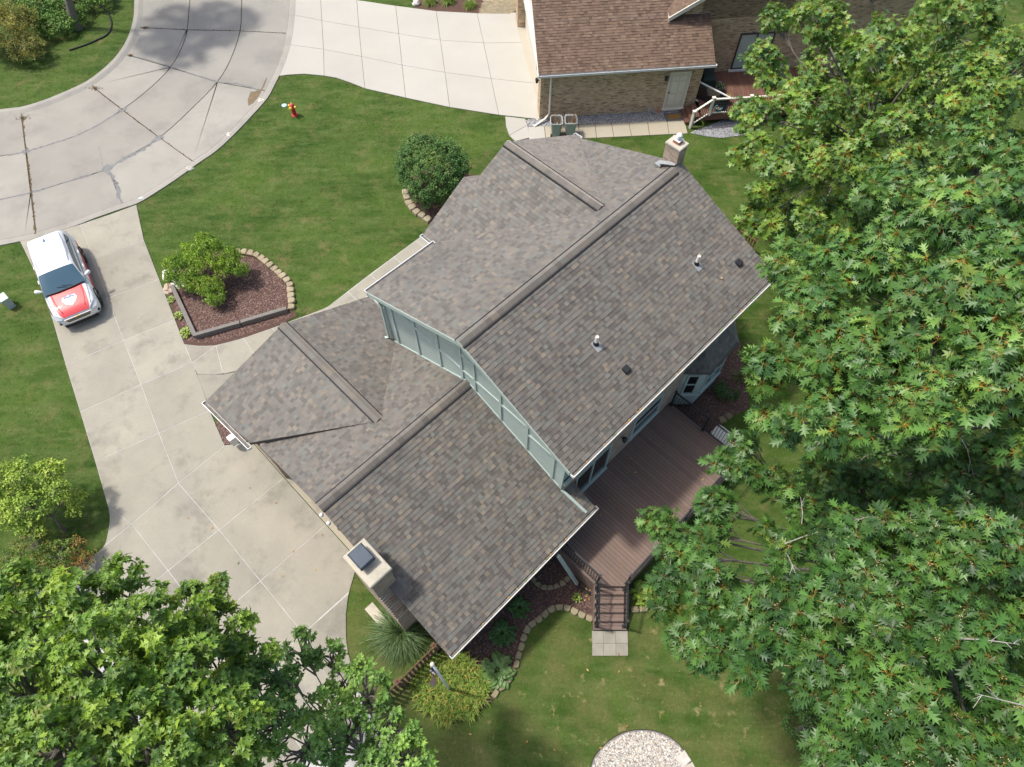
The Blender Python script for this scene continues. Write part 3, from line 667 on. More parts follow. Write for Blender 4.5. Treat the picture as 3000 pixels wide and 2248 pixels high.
def gutter(p, q, out, parent, m='gutter_white', wid=.13, hgt=.11):
    p, q, o = Vector(p), Vector(q), Vector(out).normalized(); z = Vector((0, 0, 1)); b = MB()
    b.beam(p + o * wid - z * hgt / 2, q + o * wid - z * hgt / 2, .022, hgt); b.beam(p + o * wid * .5 - z * hgt, q + o * wid * .5 - z * hgt, wid, .015)
    b.beam(p + o * .006 - z * htg_(hgt), q + o * .006 - z * htg_(hgt), .01, hgt * .8)
    d = (q - p).normalized()
    for e in (p, q): b.beam(e + o * 0.0 - z * hgt / 2, e + o * wid - z * hgt / 2, .02, hgt)
    g = b.build('gutter', m, parent)
    i = MB(); i.beam(p + d * .02 + o * wid * .5 - z * hgt * .62, q - d * .02 + o * wid * .5 - z * hgt * .62, wid - .03, .02); i.build('gutter_debris', 'gutter_inside', g)
    return g
def htg_(h): return h * .55

# ------------------------------------------------------------------ the house
house = thing('house', 'large grey shingled house with pale green siding in the middle of the picture', 'house', W(8, -9, 0))
ue = (HC, HS, 0); ve = (HS, -HC, 0)
def hpoly(*p): return [W(*q) for q in p]
MR = 7.9; FS = .427; RS = .448
zf = lambda v: MR - FS * (-8.52 - v); zr = lambda v: MR - RS * (v + 8.52)
GS = .43; GR = 4.9; gf = lambda v: GR - .489 * (-8.8 - v); gr = lambda v: GR - .403 * (v + 8.8)
faces = []      # (polygon, eave direction)
main_rear = hpoly((6.52, -4.06, zr(-4.06)), (16.68, -4.06, zr(-4.06)), (16.68, -8.52, MR), (6.52, -8.52, MR)); faces.append((main_rear, ue))
main_fl = hpoly((6.52, -13.2, zf(-13.2)), (9.6, -13.2, zf(-13.2)), (13.46, -9.1, zf(-9.1)), (13.46, -8.52, MR), (6.52, -8.52, MR)); faces.append((main_fl, ue))
main_fr = hpoly((13.46, -9.1, zf(-9.1)), (17.05, -13.3, zf(-13.3)), (16.68, -8.52, MR), (13.46, -8.52, MR)); faces.append((main_fr, ue))
UR = 7.655; us_ = .495; ul = lambda u: UR - us_ * (13.46 - u); ur = lambda u: UR - us_ * (u - 13.46)
up_l = hpoly((9.6, -13.98, ul(9.6)), (9.6, -13.2, ul(9.6)), (13.46, -9.1, UR), (13.46, -13.57, UR), (12.35, -13.57, ul(12.35)), (11.79, -14.08, ul(11.79)))
up_l = hpoly((9.6, -13.93, ul(9.6)), (9.6, -13.2, ul(9.6)), (13.46, -9.1, UR), (13.46, -13.57, UR), (11.79, -13.6, ul(11.79)))
faces.append((hpoly((9.6, -13.6, ul(9.6)), (9.6, -13.2, ul(9.6)), (13.46, -9.1, UR), (13.46, -13.6, UR)), ve))
faces.append((hpoly((9.6, -13.93, ul(9.6)), (9.6, -13.6, ul(9.6)), (11.79, -13.6, ul(11.79)), (11.79, -14.08, ul(11.79))), ve))
faces.append((hpoly((11.79, -14.08, ul(11.79)), (11.79, -13.6, ul(11.79)), (13.9, -13.6, 5.78), (13.9, -13.98, 5.78)), ve))
faces.append((hpoly((17.05, -13.5, ur(17.05)), (17.05, -13.3, ur(17.05)), (13.46, -9.1, UR), (13.46, -13.6, UR)), ve))
g_rear = hpoly((.92, -3.45, gr(-3.45)), (7.36, -3.45, gr(-3.45)), (7.36, -4.55, gr(-4.55)), (6.9, -4.55, gr(-4.55)), (6.9, -8.8, GR), (.92, -8.8, GR))
faces.append((hpoly((.92, -3.45, gr(-3.45)), (6.9, -3.45, gr(-3.45)), (6.9, -8.8, GR), (.92, -8.8, GR)), ue))
faces.append((hpoly((6.9, -3.45, gr(-3.45)), (7.36, -3.45, gr(-3.45)), (7.36, -4.5, gr(-4.5)), (6.9, -4.5, gr(-4.5))), ue))
GV = 4.3; GU = 4.1
gl = lambda u: GV - .38 * (GU - u); gq = lambda u: GV - .495 * (u - GU)
v_h = -8.8 - (GR - GV) / .489                                   # where the front gable's ridge dies into the roof
faces.append((hpoly((.9, -13.2, gf(-13.2)), (GU, v_h, GV), (GU, -8.8, GR), (.92, -8.8, GR)), ue))
vr = -8.8 - (GR - gq(6.9)) / .489
faces.append((hpoly((GU, v_h, GV), (6.9, vr, gq(6.9)), (6.9, -8.8, GR), (GU, -8.8, GR)), ue))
faces.append((hpoly((.55, -15.62, gl(.55)), (.72, -13.15, gl(.72)), (GU, v_h, GV), (GU, -15.37, GV)), ve))
faces.append((hpoly((7.54, -15.44, gq(7.54)), (7.54, -13.5, gq(7.54)), (6.9, vr, gq(6.9)), (GU, v_h, GV), (GU, -15.37, GV)), ve))
bayc = [(13.27, -4.52), (13.98, -3.79), (15.71, -3.8), (16.45, -4.52)]
faces.append((hpoly((*bayc[1], 3.02), (*bayc[2], 3.02), (15.5, -4.54, 3.7), (14.2, -4.54, 3.7)), ue))
faces.append((hpoly((*bayc[0], 3.02), (*bayc[1], 3.02), (14.2, -4.54, 3.7)), W(*bayc[1]) - W(*bayc[0])))
faces.append((hpoly((*bayc[2], 3.02), (*bayc[3], 3.02), (15.5, -4.54, 3.7)), W(*bayc[3]) - W(*bayc[2])))
rb = MB()
for p, e in faces: deckpoly(rb, p)
roof = rb.build('roof', 'underlay', house)
rf = Roof(GREY)
for p, e in faces: rf.face(p, e)
rf.build(roof, 'shingle')
ridge(W(6.5, -8.52, MR), W(16.3, -8.52, MR), FS, RS, roof, GREY, 'shingle')
ridge(W(13.46, -13.6, UR), W(13.46, -9.25, UR), us_, us_, roof, GREY, 'shingle')
ridge(W(.9, -8.8, GR), W(6.85, -8.8, GR), .489, .403, roof, GREY, 'shingle')
ridge(W(GU, -15.4, GV), W(GU, v_h - .05, GV), .495, .38, roof, GREY, 'shingle')

# walls
def gable_wall(u0, u1, sec, name, m):
    """solid of a (v, z) section drawn out along the house"""
    n = len(sec); vs = [W(u0, v, z) for v, z in sec] + [W(u1, v, z) for v, z in sec]
    return mk(name, vs, [tuple(range(n - 1, -1, -1)), tuple(range(n, 2 * n))] + [(i, (i + 1) % n, n + (i + 1) % n, n + i) for i in range(n)], m, house)
d = .17
mw = gable_wall(6.9, 16.35, [(-13.0, 0), (-4.55, 0), (-4.55, zr(-4.55) - d), (-8.52, MR - d), (-13.0, zf(-13) - d)], 'wall', 'siding')
tag(mw, 'pale green panelled siding of the upper storey')
gw = gable_wall(1.22, 6.898, [(-12.9, 0), (-3.9, 0), (-3.9, gr(-3.9) - d), (-8.8, GR - d), (-12.9, gf(-12.9) - d)], 'wall', 'brick_tan')
def cross_wall(v0, v1, sec, m):
    n = len(sec); vs = [W(u, v0, z) for u, z in sec] + [W(u, v1, z) for u, z in sec]
    return mk('wall', vs, [tuple(range(n)), tuple(range(2 * n - 1, n - 1, -1))] + [(i, n + i, n + (i + 1) % n, (i + 1) % n) for i in range(n)], m, house)
cross_wall(-15.05, -12.8, [(.95, 0), (7.2, 0), (7.2, gq(7.2) - d), (GU, GV - d), (.95, gl(.95) - d)], 'brick_tan')
cross_wall(-13.3, -12.9, [(9.95, 0), (16.7, 0), (16.7, ur(16.7) - d), (13.46, UR - d), (9.95, ul(9.95) - d)], 'siding')
b = MB(); b.hexa([W(1.2, -3.895, 1.2), W(6.88, -3.895, 1.2), W(6.88, -3.86, 1.2), W(1.2, -3.86, 1.2), W(1.2, -3.895, 2.62), W(6.88, -3.895, 2.62), W(6.88, -3.86, 2.62), W(1.2, -3.86, 2.62)]); b.build('siding_panel', 'siding', gw)
def panel(u0, u1, v0, v1, z0, z1, name, m, parent):
    b = MB(); b.hexa([W(u0, v0, z0), W(u1, v0, z0), W(u1, v1, z0), W(u0, v1, z0), W(u0, v0, z1), W(u1, v0, z1), W(u1, v1, z1), W(u0, v1, z1)]); return b.build(name, m, parent)
panel(6.9, 13.3, -4.548, -4.46, 0, 3.55, 'brick_facing', 'brick_tan', mw); panel(13.3, 16.35, -4.548, -4.5, 0, 3.0, 'brick_facing', 'brick_tan', mw)
panel(6.88, 16.37, -4.50, -4.42, 3.55, 3.75, 'trim_board', 'trim_green', mw); panel(6.88, 16.37, -4.545, -4.30, 5.52, 5.68, 'frieze_board', 'trim_green', mw)
# battens and rails on the tall side wall over the garage roof
low = lambda v: (gr(v) if v > -8.8 else gf(v)); top = lambda v: (zr(v) if v > -8.52 else zf(v)) - d
bat = [-13.0, -12.6, -11.35, -10.15, -9.04, -8.45, -7.3, -6.13, -4.98, -4.6]
for v in bat: panel(6.86, 6.898, v - .05, v + .05, max(low(v) - .1, 3.0), top(v) - .02, 'batten', 'trim_green', mw)
for (v0, v1, z) in ((-11.3, -10.2, 5.40), (-10.1, -9.09, 5.40), (-8.99, -8.5, 5.40), (-8.4, -7.35, 5.40), (-7.25, -6.18, 5.36), (-8.99, -8.5, 6.33), (-6.08, -5.03, 4.95), (-12.55, -11.4, 5.44)):
    panel(6.865, 6.897, v0, v1, z - .06, z + .06, 'rail_board', 'trim_green', mw)
for (va, vb) in ((-13.25, -8.52), (-8.52, -4.1)):                # rake boards
    b = MB(); fz = (lambda v: zf(v)) if vb == -8.52 else (lambda v: zr(v))
    b.hexa([W(6.5, va, fz(va) - .2), W(6.55, va, fz(va) - .2), W(6.55, vb, fz(vb) - .2), W(6.5, vb, fz(vb) - .2), W(6.5, va, fz(va) - .01), W(6.55, va, fz(va) - .01), W(6.55, vb, fz(vb) - .01), W(6.5, vb, fz(vb) - .01)]); b.build('rake_board', 'trim_green', roof)
b = MB()
for (va, vb) in ((-13.0, -8.9), (-8.7, -4.6)):                  # step flashing against the side wall
    b.beam(W(6.875, va, low(va) + .03), W(6.875, vb, low(vb) + .03), .035, .05)
b.build('flashing', 'trim_green', roof)
# gutters
gutter(W(6.5, -4.06, zr(-4.06) + .01), W(16.72, -4.06, zr(-4.06) + .01), ve, roof)
gutter(W(.93, -3.45, gr(-3.45) + .01), W(7.4, -3.45, gr(-3.45) + .01), ve, roof)
gutter(W(6.5, -13.2, zf(-13.2) + .01), W(9.55, -13.2, zf(-13.2) + .01), Vector(ve) * -1, roof)
gutter(W(.55, -15.66, gl(.55)), W(.68, -13.0, gl(.68)), Vector(ue) * -1, roof)
gutter(W(7.54, -15.46, gq(7.54)), W(7.54, -13.35, gq(7.54)), ue, roof)
gutter(W(9.6, -13.95, ul(9.6)), W(9.6, -13.25, ul(9.6)), Vector(ue) * -1, roof)
gutter(W(17.05, -13.55, ur(17.05)), W(17.05, -13.2, ur(17.05)), ue, roof)
# downspouts
def spout(pts, m='trim_green', w=.085, name='downspout'):
    b = MB()
    for i in range(len(pts) - 1): b.beam(pts[i], pts[i + 1], w, w * .75)
    return b.build(name, m, house)
spout([W(7.0, -4.2, 5.55), W(6.86, -4.52, 4.9), W(6.85, -4.55, 3.36)]); spout([W(6.85, -4.5, 3.26), W(6.98, -3.62, 2.84), W(7.0, -3.5, 2.78)])
spout([W(6.75, -13.25, 5.6), W(6.8, -13.05, 5.1), W(6.8, -13.1, 3.05), W(6.62, -13.3, 2.95)])
dsp = [W(5.75, -3.55, 2.62), Vector((1.5, 6.12, 2.45)), Vector((2.28, 5.80, .16))]
spout(dsp[1:], w=.11)
b = MB(); b.tube([Vector((2.27, 5.8, .14)), Vector((2.42, 5.66, .07)), Vector((2.6, 5.53, .06)), Vector((2.86, 5.45, .06))], .06, 8); b.build('drain_hose', 'black_plastic', house, smooth=True)
# pipes, box vents
def rz(v): return zr(v)
for u, v in ((14.49, -5.92), (9.79, -6.14)):
    p = W(u, v, rz(v)); b = MB(); b.lathe(p, [(.055, -.05), (.055, .42), (.045, .42), (.045, .38)], 14); vp = b.build('vent_pipe', 'pvc', house, smooth=False)
    b = MB(); b.lathe(p, [(.10, -.03), (.085, .08), (.062, .14)], 14); b.build('pipe_collar', 'vent_black', vp)
    b = MB(); q = W(u, v + .04, rz(v + .04)); sl_ = Vector(ve) + Vector((0, 0, -RS)); b.beam(q - sl_.normalized() * .16 + Vector((0, 0, .03)), q + sl_.normalized() * .2 + Vector((0, 0, .03)), .27, .012); b.build('pipe_flashing', 'flashing', vp)
for u, v in ((15.83, -5.07), (10.02, -5.05)):
    p = W(u, v, rz(v)); b = MB(); s1 = (Vector(ve) + Vector((0, 0, -RS))).normalized(); x = Vector(ue) * .11
    lo = [p - s1 * .11 - x, p - s1 * .11 + x, p + s1 * .11 + x, p + s1 * .11 - x]; z = Vector((0, 0, .13))
    b.hexa(lo + [q + z * (.55 if i < 2 else 1) for i, q in enumerate(lo)]); b.build('box_vent', 'vent_black', house)

# the garage chimney, its shoulder stepped in brick
ch = MB(); ch.prism([W(.52, -7.05), W(1.2, -7.05), W(1.2, -5.92), W(.52, -5.92)], 3.3, 4.92); 
ch.prism([W(.52, -7.45), W(1.3, -7.45), W(1.3, -5.35), W(.52, -5.35)], 0, 2.3)
n = 11
for i in range(n):
    t = i / n; z0 = 2.3 + 1.3 * t; ch.prism([W(.52, -7.45 + .4 * t), W(1.25, -7.45 + .4 * t), W(1.25, -5.35 - .57 * t), W(.52, -5.35 - .57 * t)], z0, z0 + 1.3 / n + .001 * (i % 2))
chm = ch.build('chimney', 'brick_tan', house)
b = MB(); b.prism([W(.47, -7.1), W(1.25, -7.1), W(1.25, -5.87), W(.47, -5.87)], 4.922, 5.05, bevel=.03); b.build('chimney_crown', 'cap_concrete', chm)
b = MB(); b.prism([W(.68, -6.86), W(1.0, -6.86), W(1.0, -6.42), W(.68, -6.42)], 5.04, 5.26); b.build('flue', 'flue_clay', chm)
b = MB(); cc = [W(.6, -6.93), W(1.08, -6.93), W(1.08, -6.33), W(.6, -6.33)]; b.prism([p + (p - W(.84, -6.63)) * .04 for p in cc], 5.26, 5.33); b.prism(cc, 5.32, 5.40, bevel=.035); b.build('flue_cap', 'flue_cap_blue', chm)
# the ridge-end chimney
b = MB(); b.prism([W(16.42, -9.14), W(16.86, -9.14), W(16.86, -8.58), W(16.42, -8.58)], 0, 8.5); c2m = b.build('chimney', 'brick_tan', house)
b = MB(); b.prism([W(16.40, -9.17), W(16.89, -9.17), W(16.89, -8.55), W(16.40, -8.55)], 8.5, 8.58, bevel=.025); b.build('chimney_crown', 'cap_concrete', c2m)
b = MB(); b.prism([W(16.54, -8.98), W(16.78, -8.98), W(16.78, -8.74), W(16.54, -8.74)], 8.57, 8.68); b.build('flue', 'flue_clay', c2m)
b = MB(); b.prism([W(16.53, -8.99), W(16.79, -8.99), W(16.79, -8.73), W(16.53, -8.73)], 8.68, 8.705); b.lathe(W(16.66, -8.86, 8.70), [(.06, 0), (.06, .08), (.10, .085), (.105, .12), (.06, .125), (.06, .16), (.10, .165), (.06, .21), (.01, .22)], 14); b.build('flue_cap', 'gutter_white', c2m)
b = MB(); b.prism([W(16.15, -9.25), W(16.42, -9.2), W(16.42, -9.02), W(16.15, -9.0)], 7.70, 7.78); b.beam(W(16.25, -9.1, 7.85), W(16.42, -8.6, 7.98), .18, .02); b.build('flashing', 'flashing', c2m)
# the bay window
bay = MB(); bp_ = [(13.5, -4.53), (14.12, -3.95), (15.6, -3.95), (16.2, -4.53)]; bay.prism([W(*q) for q in bp_], .25, 2.88); bayo = bay.build('bay', 'trim_green', house)
bev = MB(); bev.prism([W(13.42, -4.53), W(14.08, -3.88), W(15.65, -3.88), W(16.3, -4.53)], 2.8, 2.95); bev.prism([W(13.47, -4.53), W(14.1, -3.92), W(15.62, -3.92), W(16.25, -4.53)], .9, .98); bev.build('trim_board', 'trim_green', bayo)
def wquad(P, R_, x0, x1, z0, z1, th, nrm): 
    a = P + R_ * x0; c = P + R_ * x1; return [a + Vector((0, 0, z0)), c + Vector((0, 0, z0)), c + nrm * th + Vector((0, 0, z0)), a + nrm * th + Vector((0, 0, z0)), a + Vector((0, 0, z1)), c + Vector((0, 0, z1)), c + nrm * th + Vector((0, 0, z1)), a + nrm * th + Vector((0, 0, z1))]
def window(P, q, z0, z1, parent, frame='trim_green', sash=True, glass='glass_dark', name='window', cols=1):
    P, q = Vector(P), Vector(q); R_ = (q - P); L = R_.length; R_.normalize(); nrm = Vector((R_.y, -R_.x, 0)); b = MB(); fw = .07
    for x0, x1, a, c in ((0, fw, z0, z1), (L - fw, L, z0, z1), (fw, L - fw, z0, z0 + fw), (fw, L - fw, z1 - fw, z1)): b.hexa(wquad(P, R_, x0, x1, a, c, .06, nrm))
    if sash: b.hexa(wquad(P, R_, fw, L - fw, (z0 + z1) / 2 - .03, (z0 + z1) / 2 + .03, .045, nrm))
    for k in range(1, cols): b.hexa(wquad(P, R_, L * k / cols - .04, L * k / cols + .04, z0 + fw, z1 - fw, .05, nrm))
    b.hexa(wquad(P, R_, -.05, L + .05, z0 - .06, z0 - .002, .1, nrm))
    w_ = b.build(name, frame, parent)
    zz = [(z0 + fw, (z0 + z1) / 2 - .03), ((z0 + z1) / 2 + .03, z1 - fw)] if sash else [(z0 + fw, z1 - fw)]
    for k in range(cols):
        xa = max(fw, L * k / cols + .04); xb = min(L - fw, L * (k + 1) / cols - .04)
        for a, c in zz: g = MB(); g.hexa(wquad(P, R_, xa, xb, a, c, .02, nrm)); g.build('pane', glass, w_)
    return w_
p, q = W(*bp_[0]), W(*bp_[1]); window(p.lerp(q, .22), p.lerp(q, .8), 1.15, 2.55, house)
p, q = W(*bp_[1]), W(*bp_[2]); window(p.lerp(q, .1), p.lerp(q, .9), 1.15, 2.55, house, cols=2)
window(W(7.5, -4.46), W(9.3, -4.46), 1.12, 3.2, house, cols=2, sash=False, name='patio_door'); window(W(10.5, -4.46), W(12.1, -4.46), 1.7, 3.1, house)
def lantern(p, out, parent, m='iron', s=1.0):
    p, out = Vector(p), Vector(out).normalized(); b = MB(); b.beam(p, p + out * .1 * s, .03, .03); c = p + out * .14 * s
    b.lathe(c - Vector((0, 0, .14 * s)), [(.04 * s, 0), (.07 * s, .03), (.085 * s, .2 * s), (.1 * s, .22 * s), (.03 * s, .3 * s)], 6); return b.build('wall_lantern', m, parent)
lantern(W(9.9, -4.46, 2.7), ve, house); lantern(W(1.22, -8.9, 2.3), Vector(ue) * -1, house)
b = MB()
for v in (-8.65, -8.35): b.lathe(W(.82, v, gr(v) - .25 if v > -8.8 else 4.6), [(.02, 0), (.06, .05), (.07, .1), (.04, .16)], 10)
b.build('flood_lamp', 'gutter_white', house)
b = MB(); b.box(W(.42, -15.25, .55), .24, .24, .45, TH); b.build('meter_box', 'gutter_white', house)
b = MB(); b.prism([W(.02, -7.0), W(.36, -7.0), W(.36, -5.95), W(.02, -5.95)], .0, .08, bevel=.01); b.build('splash_block', 'cap_concrete', house)
hard([W(.95, -15), W(7.2, -15), W(7.2, -13.2), W(16.7, -13.3), W(16.4, -4.5), W(1.2, -3.9), W(1.2, -13)])
hard([W(.5, -7.5), W(1.3, -7.5), W(1.3, -5.3), W(.5, -5.3)])

# ------------------------------------------------------------------ the back deck
DZ = 1.05
deck = thing('deck', 'brown composite deck behind the house with black railings', 'deck', W(9.5, -2.5, 0))
nb = 52; du = (13.1 - 5.95) / nb
fr = lambda u: min(-1.15, -1.83 + (u - 5.98) * (.64 / .63)) if u < 6.61 else -1.15
for i in range(nb):
    u0 = 5.95 + i * du; u1 = u0 + du - .008; k = random.uniform(.88, 1.1); b = MB()
    b.hexa([W(u0, -4.44, DZ - .03), W(u1, -4.44, DZ - .03), W(u1, fr(u1), DZ - .03), W(u0, fr(u0), DZ - .03), W(u0, -4.44, DZ), W(u1, -4.44, DZ), W(u1, fr(u1), DZ), W(u0, fr(u0), DZ)], (k, k, k * random.uniform(.97, 1.03)))
    b.build('board', 'deck_board', deck, attr=True)
edge = [W(5.93, -4.44), W(5.93, -1.88), W(6.61, -1.17), W(13.12, -1.13), W(13.12, -4.44)]
b = MB(); b.prism(shrink(edge, .05), DZ - .2, DZ - .04); b.build('joists', 'deck_dark', deck)
b = MB()
for i in range(4):
    p, q = edge[i], edge[i + 1]; b.beam(p + Vector((0, 0, DZ - .14)), q + Vector((0, 0, DZ - .14)), .03, .26)
b.build('fascia', 'deck_board', deck, attr=True)
b = MB()
for i in (0, 2, 3): 
    p, q = edge[i], edge[i + 1]; b.beam(p + Vector((0, 0, .38)), q + Vector((0, 0, .38)), .02, .74)
b.build('skirt', 'deck_board', deck, attr=True)
def railing(p, q, z, h, posts=(0, 1), slope=0.0, step=.105):
    p, q = Vector((p[0], p[1], z)), Vector((q[0], q[1], z + slope)); L = (q - p).length; up = Vector((0, 0, 1)); b = MB()
    b.beam(p + up * h, q + up * h, .05, .035); b.beam(p + up * .1, q + up * .1, .035, .03); r = b.build('rail', 'iron', deck)
    n = int(L / step)
    for i in range(1, n): x = p.lerp(q, i / n); bb = MB(); bb.beam(x + up * .1, x + up * h, .016, .016); bb.build('baluster', 'iron', r)
    for t in posts:
        x = p.lerp(q, t); bb = MB(); bb.beam(x, x + up * (h + .06), .065, .065); bb.box(x + up * (h + .07), .085, .085, .03, TH); bb.box(x + up * .03, .12, .12, .05, TH); bb.build('post', 'iron', deck)
railing(W(5.99, -3.85), W(5.99, -1.9), DZ, .95); railing(W(6.68, -1.2), W(9.8, -1.2), DZ, .95, (0, 1)); railing(W(9.8, -1.2), W(13.05, -1.2), DZ, .95, (1,)); railing(W(13.05, -4.35), W(13.05, -2.85), DZ, .95, (0, 1)); railing(W(13.05, -2.85), W(13.05, -1.2), DZ, .95, ())
X0, X1 = 2.76, 3.86; YT = 5.54; nst = 5; td = .25; rise = DZ / (nst + 1)
st = thing('deck_stairs', 'brown wooden stairs with black railings down to the lawn', 'stairs', (3.3, 4.9, 0))
for i in range(nst):
    z = DZ - rise * (i + 1); y0 = YT - td * i; 
    for k in range(2):
        b = MB(); c = random.uniform(.95, 1.12); b.hexa([Vector((X0, y0 - .13 * k - .122, z - .03)), Vector((X1, y0 - .13 * k - .122, z - .03)), Vector((X1, y0 - .13 * k, z - .03)), Vector((X0, y0 - .13 * k, z - .03)), Vector((X0, y0 - .13 * k - .122, z)), Vector((X1, y0 - .13 * k - .122, z)), Vector((X1, y0 - .13 * k, z)), Vector((X0, y0 - .13 * k, z))], (c, c, c)); b.build('tread_board', 'deck_board', st, attr=True)
    b = MB(); b.box((3.31, y0 - .01, z + rise / 2 - .03), X1 - X0 - .04, .02, rise - .05); b.build('riser', 'deck_board', st, attr=True)
for x in (X0 + .01, X1 - .01):
    b = MB(); ye = YT - td * nst; b.add([(x - .02, YT, 0), (x - .02, YT, DZ - .03), (x - .02, ye, rise - .03), (x - .02, ye, 0), (x + .02, YT, 0), (x + .02, YT, DZ - .03), (x + .02, ye, rise - .03), (x + .02, ye, 0)], [(0, 1, 2, 3), (7, 6, 5, 4), (0, 4, 5, 1), (1, 5, 6, 2), (2, 6, 7, 3), (3, 7, 4, 0)]); b.build('stringer', 'deck_board', st, attr=True)
for x in (X0 + .09, X1 - .09):
    up = Vector((0, 0, 1)); p = Vector((x, YT - .1, DZ - rise)); q = Vector((x, YT - td * nst + .1, rise)); b = MB(); b.beam(p + up * .92, q + up * .9, .05, .035); b.beam(p + up * .12, q + up * .12, .035, .03); r = b.build('rail', 'iron', st)
    for k in range(1, 11): m_ = p.lerp(q, k / 11); bb = MB(); bb.beam(m_ + up * .12, m_ + up * .9, .016, .016); bb.build('baluster', 'iron', r)
    for m_ in (p, q): bb = MB(); bb.beam(m_ - up * .02, m_ + up * .98, .065, .065); bb.box(m_ + up * .99, .085, .085, .03); bb.box(m_ + up * .02, .12, .12, .04); bb.build('post', 'iron', st)
hard(edge + []); hard([(X0, 4.2), (X1, 4.2), (X1, YT), (X0, YT)])
# paver pad at the foot of the stairs
pad = thing('paver_pad', 'six square concrete pavers at the foot of the deck stairs', 'paving', (3.3, 3.9, 0))
pk = 300 / 1243
for j in range(2):
    for i in range(3):
        xs = [470, 607, 758, 905]; ys = [1236, 1390, 1542]; b = MB(); k = random.uniform(.9, 1.1)
        b.prism(shrink([Q(1620, 1550, xs[a] + (5 if c else 0), ys[c], k=pk) for a, c in ((i, j), (i + 1, j), (i + 1, j + 1), (i, j + 1))], .003), -.03, .035, (k, k, k), bevel=.004); b.build('paver', 'paver', pad, attr=True)
hard([Q(1620, 1550, x, y, k=pk) for x, y in ((465, 1230), (905, 1230), (910, 1545), (470, 1545))])
# ------------------------------------------------------------------ the neighbour's brick house
nh = thing('brick_house', 'brown brick house with a reddish brown shingle roof at the top', 'house', N(4, 3, 0))
ne = (BC, BS, 0); nt = (-BS, BC, 0); NZ = 2.78; NP = .5
def npoly(*p): return [N(*q) for q in p]
def nprism(poly, z0, z1, name, m, parent=nh):
    b = MB(); b.prism([N(*q) for q in poly], z0, z1); return b.build(name, m, parent)
nzf = lambda t: NZ + NP * (t + .25)
sec = [(0, 0), (10.3, 0), (10.3, 2.7), (5.15, nzf(5.15) - .2), (0, 2.72)]
vs = [N(0, t, z) for t, z in sec] + [N(8.0, t, z) for t, z in sec]
nwall = mk('wall', vs, [(0, 1, 2, 3, 4), (9, 8, 7, 6, 5)] + [(i, 5 + i, 5 + (i + 1) % 5, (i + 1) % 5) for i in range(5)], 'brick_brown', nh)
nwall2 = nprism([(8.0, 2.1), (19, 2.1), (19, 10), (8.0, 10)], 0, 5.0, 'wall', 'brick_brown')
wz = lambda s: 4.05 + .62 * (s - 6.3)
gsec = [(6.7, 3.6), (12.6, 3.6), (12.6, 7.6), (6.7, wz(6.7) - .2)]
vs = [N(s, 2.1 if s > 7.9 else 2.1, z) for s, z in gsec] + [N(s, 10, z) for s, z in gsec]
mk('wall', vs, [(0, 1, 2, 3), (7, 6, 5, 4)] + [(i, 4 + i, 4 + (i + 1) % 4, (i + 1) % 4) for i in range(4)], 'brick_brown', nh)
nf = [(npoly((-.35, -.25, NZ), (8.42, -.25, NZ), (8.42, 2.1, nzf(2.1)), (6.3, 2.6, nzf(2.6)), (6.3, 5.15, nzf(5.15)), (-.35, 5.15, nzf(5.15))), ne)]
conv = [npoly((-.35, -.25, NZ), (8.42, -.25, NZ), (8.42, 2.1, nzf(2.1)), (-.35, 2.1, nzf(2.1))), npoly((-.35, 2.1, nzf(2.1)), (7.0, 2.1, nzf(2.1)), (7.0, 5.15, nzf(5.15)), (-.35, 5.15, nzf(5.15)))]
west = npoly((6.3, 1.75, wz(6.3)), (6.3, 10, wz(6.3)), (12.6, 10, wz(12.6)), (12.6, 1.75, wz(12.6)))
back = npoly((-.35, 10.6, NZ), (7, 10.6, NZ), (7, 5.15, nzf(5.15)), (-.35, 5.15, nzf(5.15)))
b = MB()
for p in conv + [west, back]: deckpoly(b, p)
nroof = b.build('roof', 'trim_cream', nh)
rf = Roof(BROWN, .145, .1, .26)
for p in conv: rf.face(p, ne)
rf.face(west, nt); rf.face(back, ne); rf.build(nroof, 'shingle_brown')
gutter(N(-.38, -.25, NZ + .01), N(8.46, -.25, NZ + .01), Vector(nt) * -1, nroof)
b = MB(); b.hexa([N(6.25, 1.70, wz(6.3) - .22), N(12.6, 1.70, wz(12.6) - .22), N(12.6, 1.75, wz(12.6) - .22), N(6.25, 1.75, wz(6.3) - .22), N(6.25, 1.70, wz(6.3)), N(12.6, 1.70, wz(12.6)), N(12.6, 1.75, wz(12.6)), N(6.25, 1.75, wz(6.3))]); b.build('rake_board', 'trim_cream', nroof)
b = MB(); b.hexa([N(-.40, -.3, NZ - .2), N(-.36, -.3, NZ - .2), N(-.36, 5.15, nzf(5.15) - .2), N(-.40, 5.15, nzf(5.15) - .2), N(-.40, -.3, NZ), N(-.36, -.3, NZ), N(-.36, 5.15, nzf(5.15)), N(-.40, 5.15, nzf(5.15))]); b.build('rake_board', 'trim_cream', nroof)
nprism([(-.32, .9), (-.02, .9), (-.02, 7.9), (-.32, 7.9)], 2.25, 2.5, 'garage_lintel', 'trim_cream'); nprism([(-.06, .9), (-.015, .9), (-.015, 7.9), (-.06, 7.9)], 0.05, 2.25, 'garage_door', 'door_cream')
nprism([(-.5, 7.95), (0, 7.95), (0, 8.9), (-.5, 8.9)], 0, 2.7, 'brick_pier', 'brick_brown'); nprism([(-.2, -.02), (-.01, -.02), (-.01, .85), (-.2, .85)], 0, 2.7, 'brick_pier', 'brick_brown')
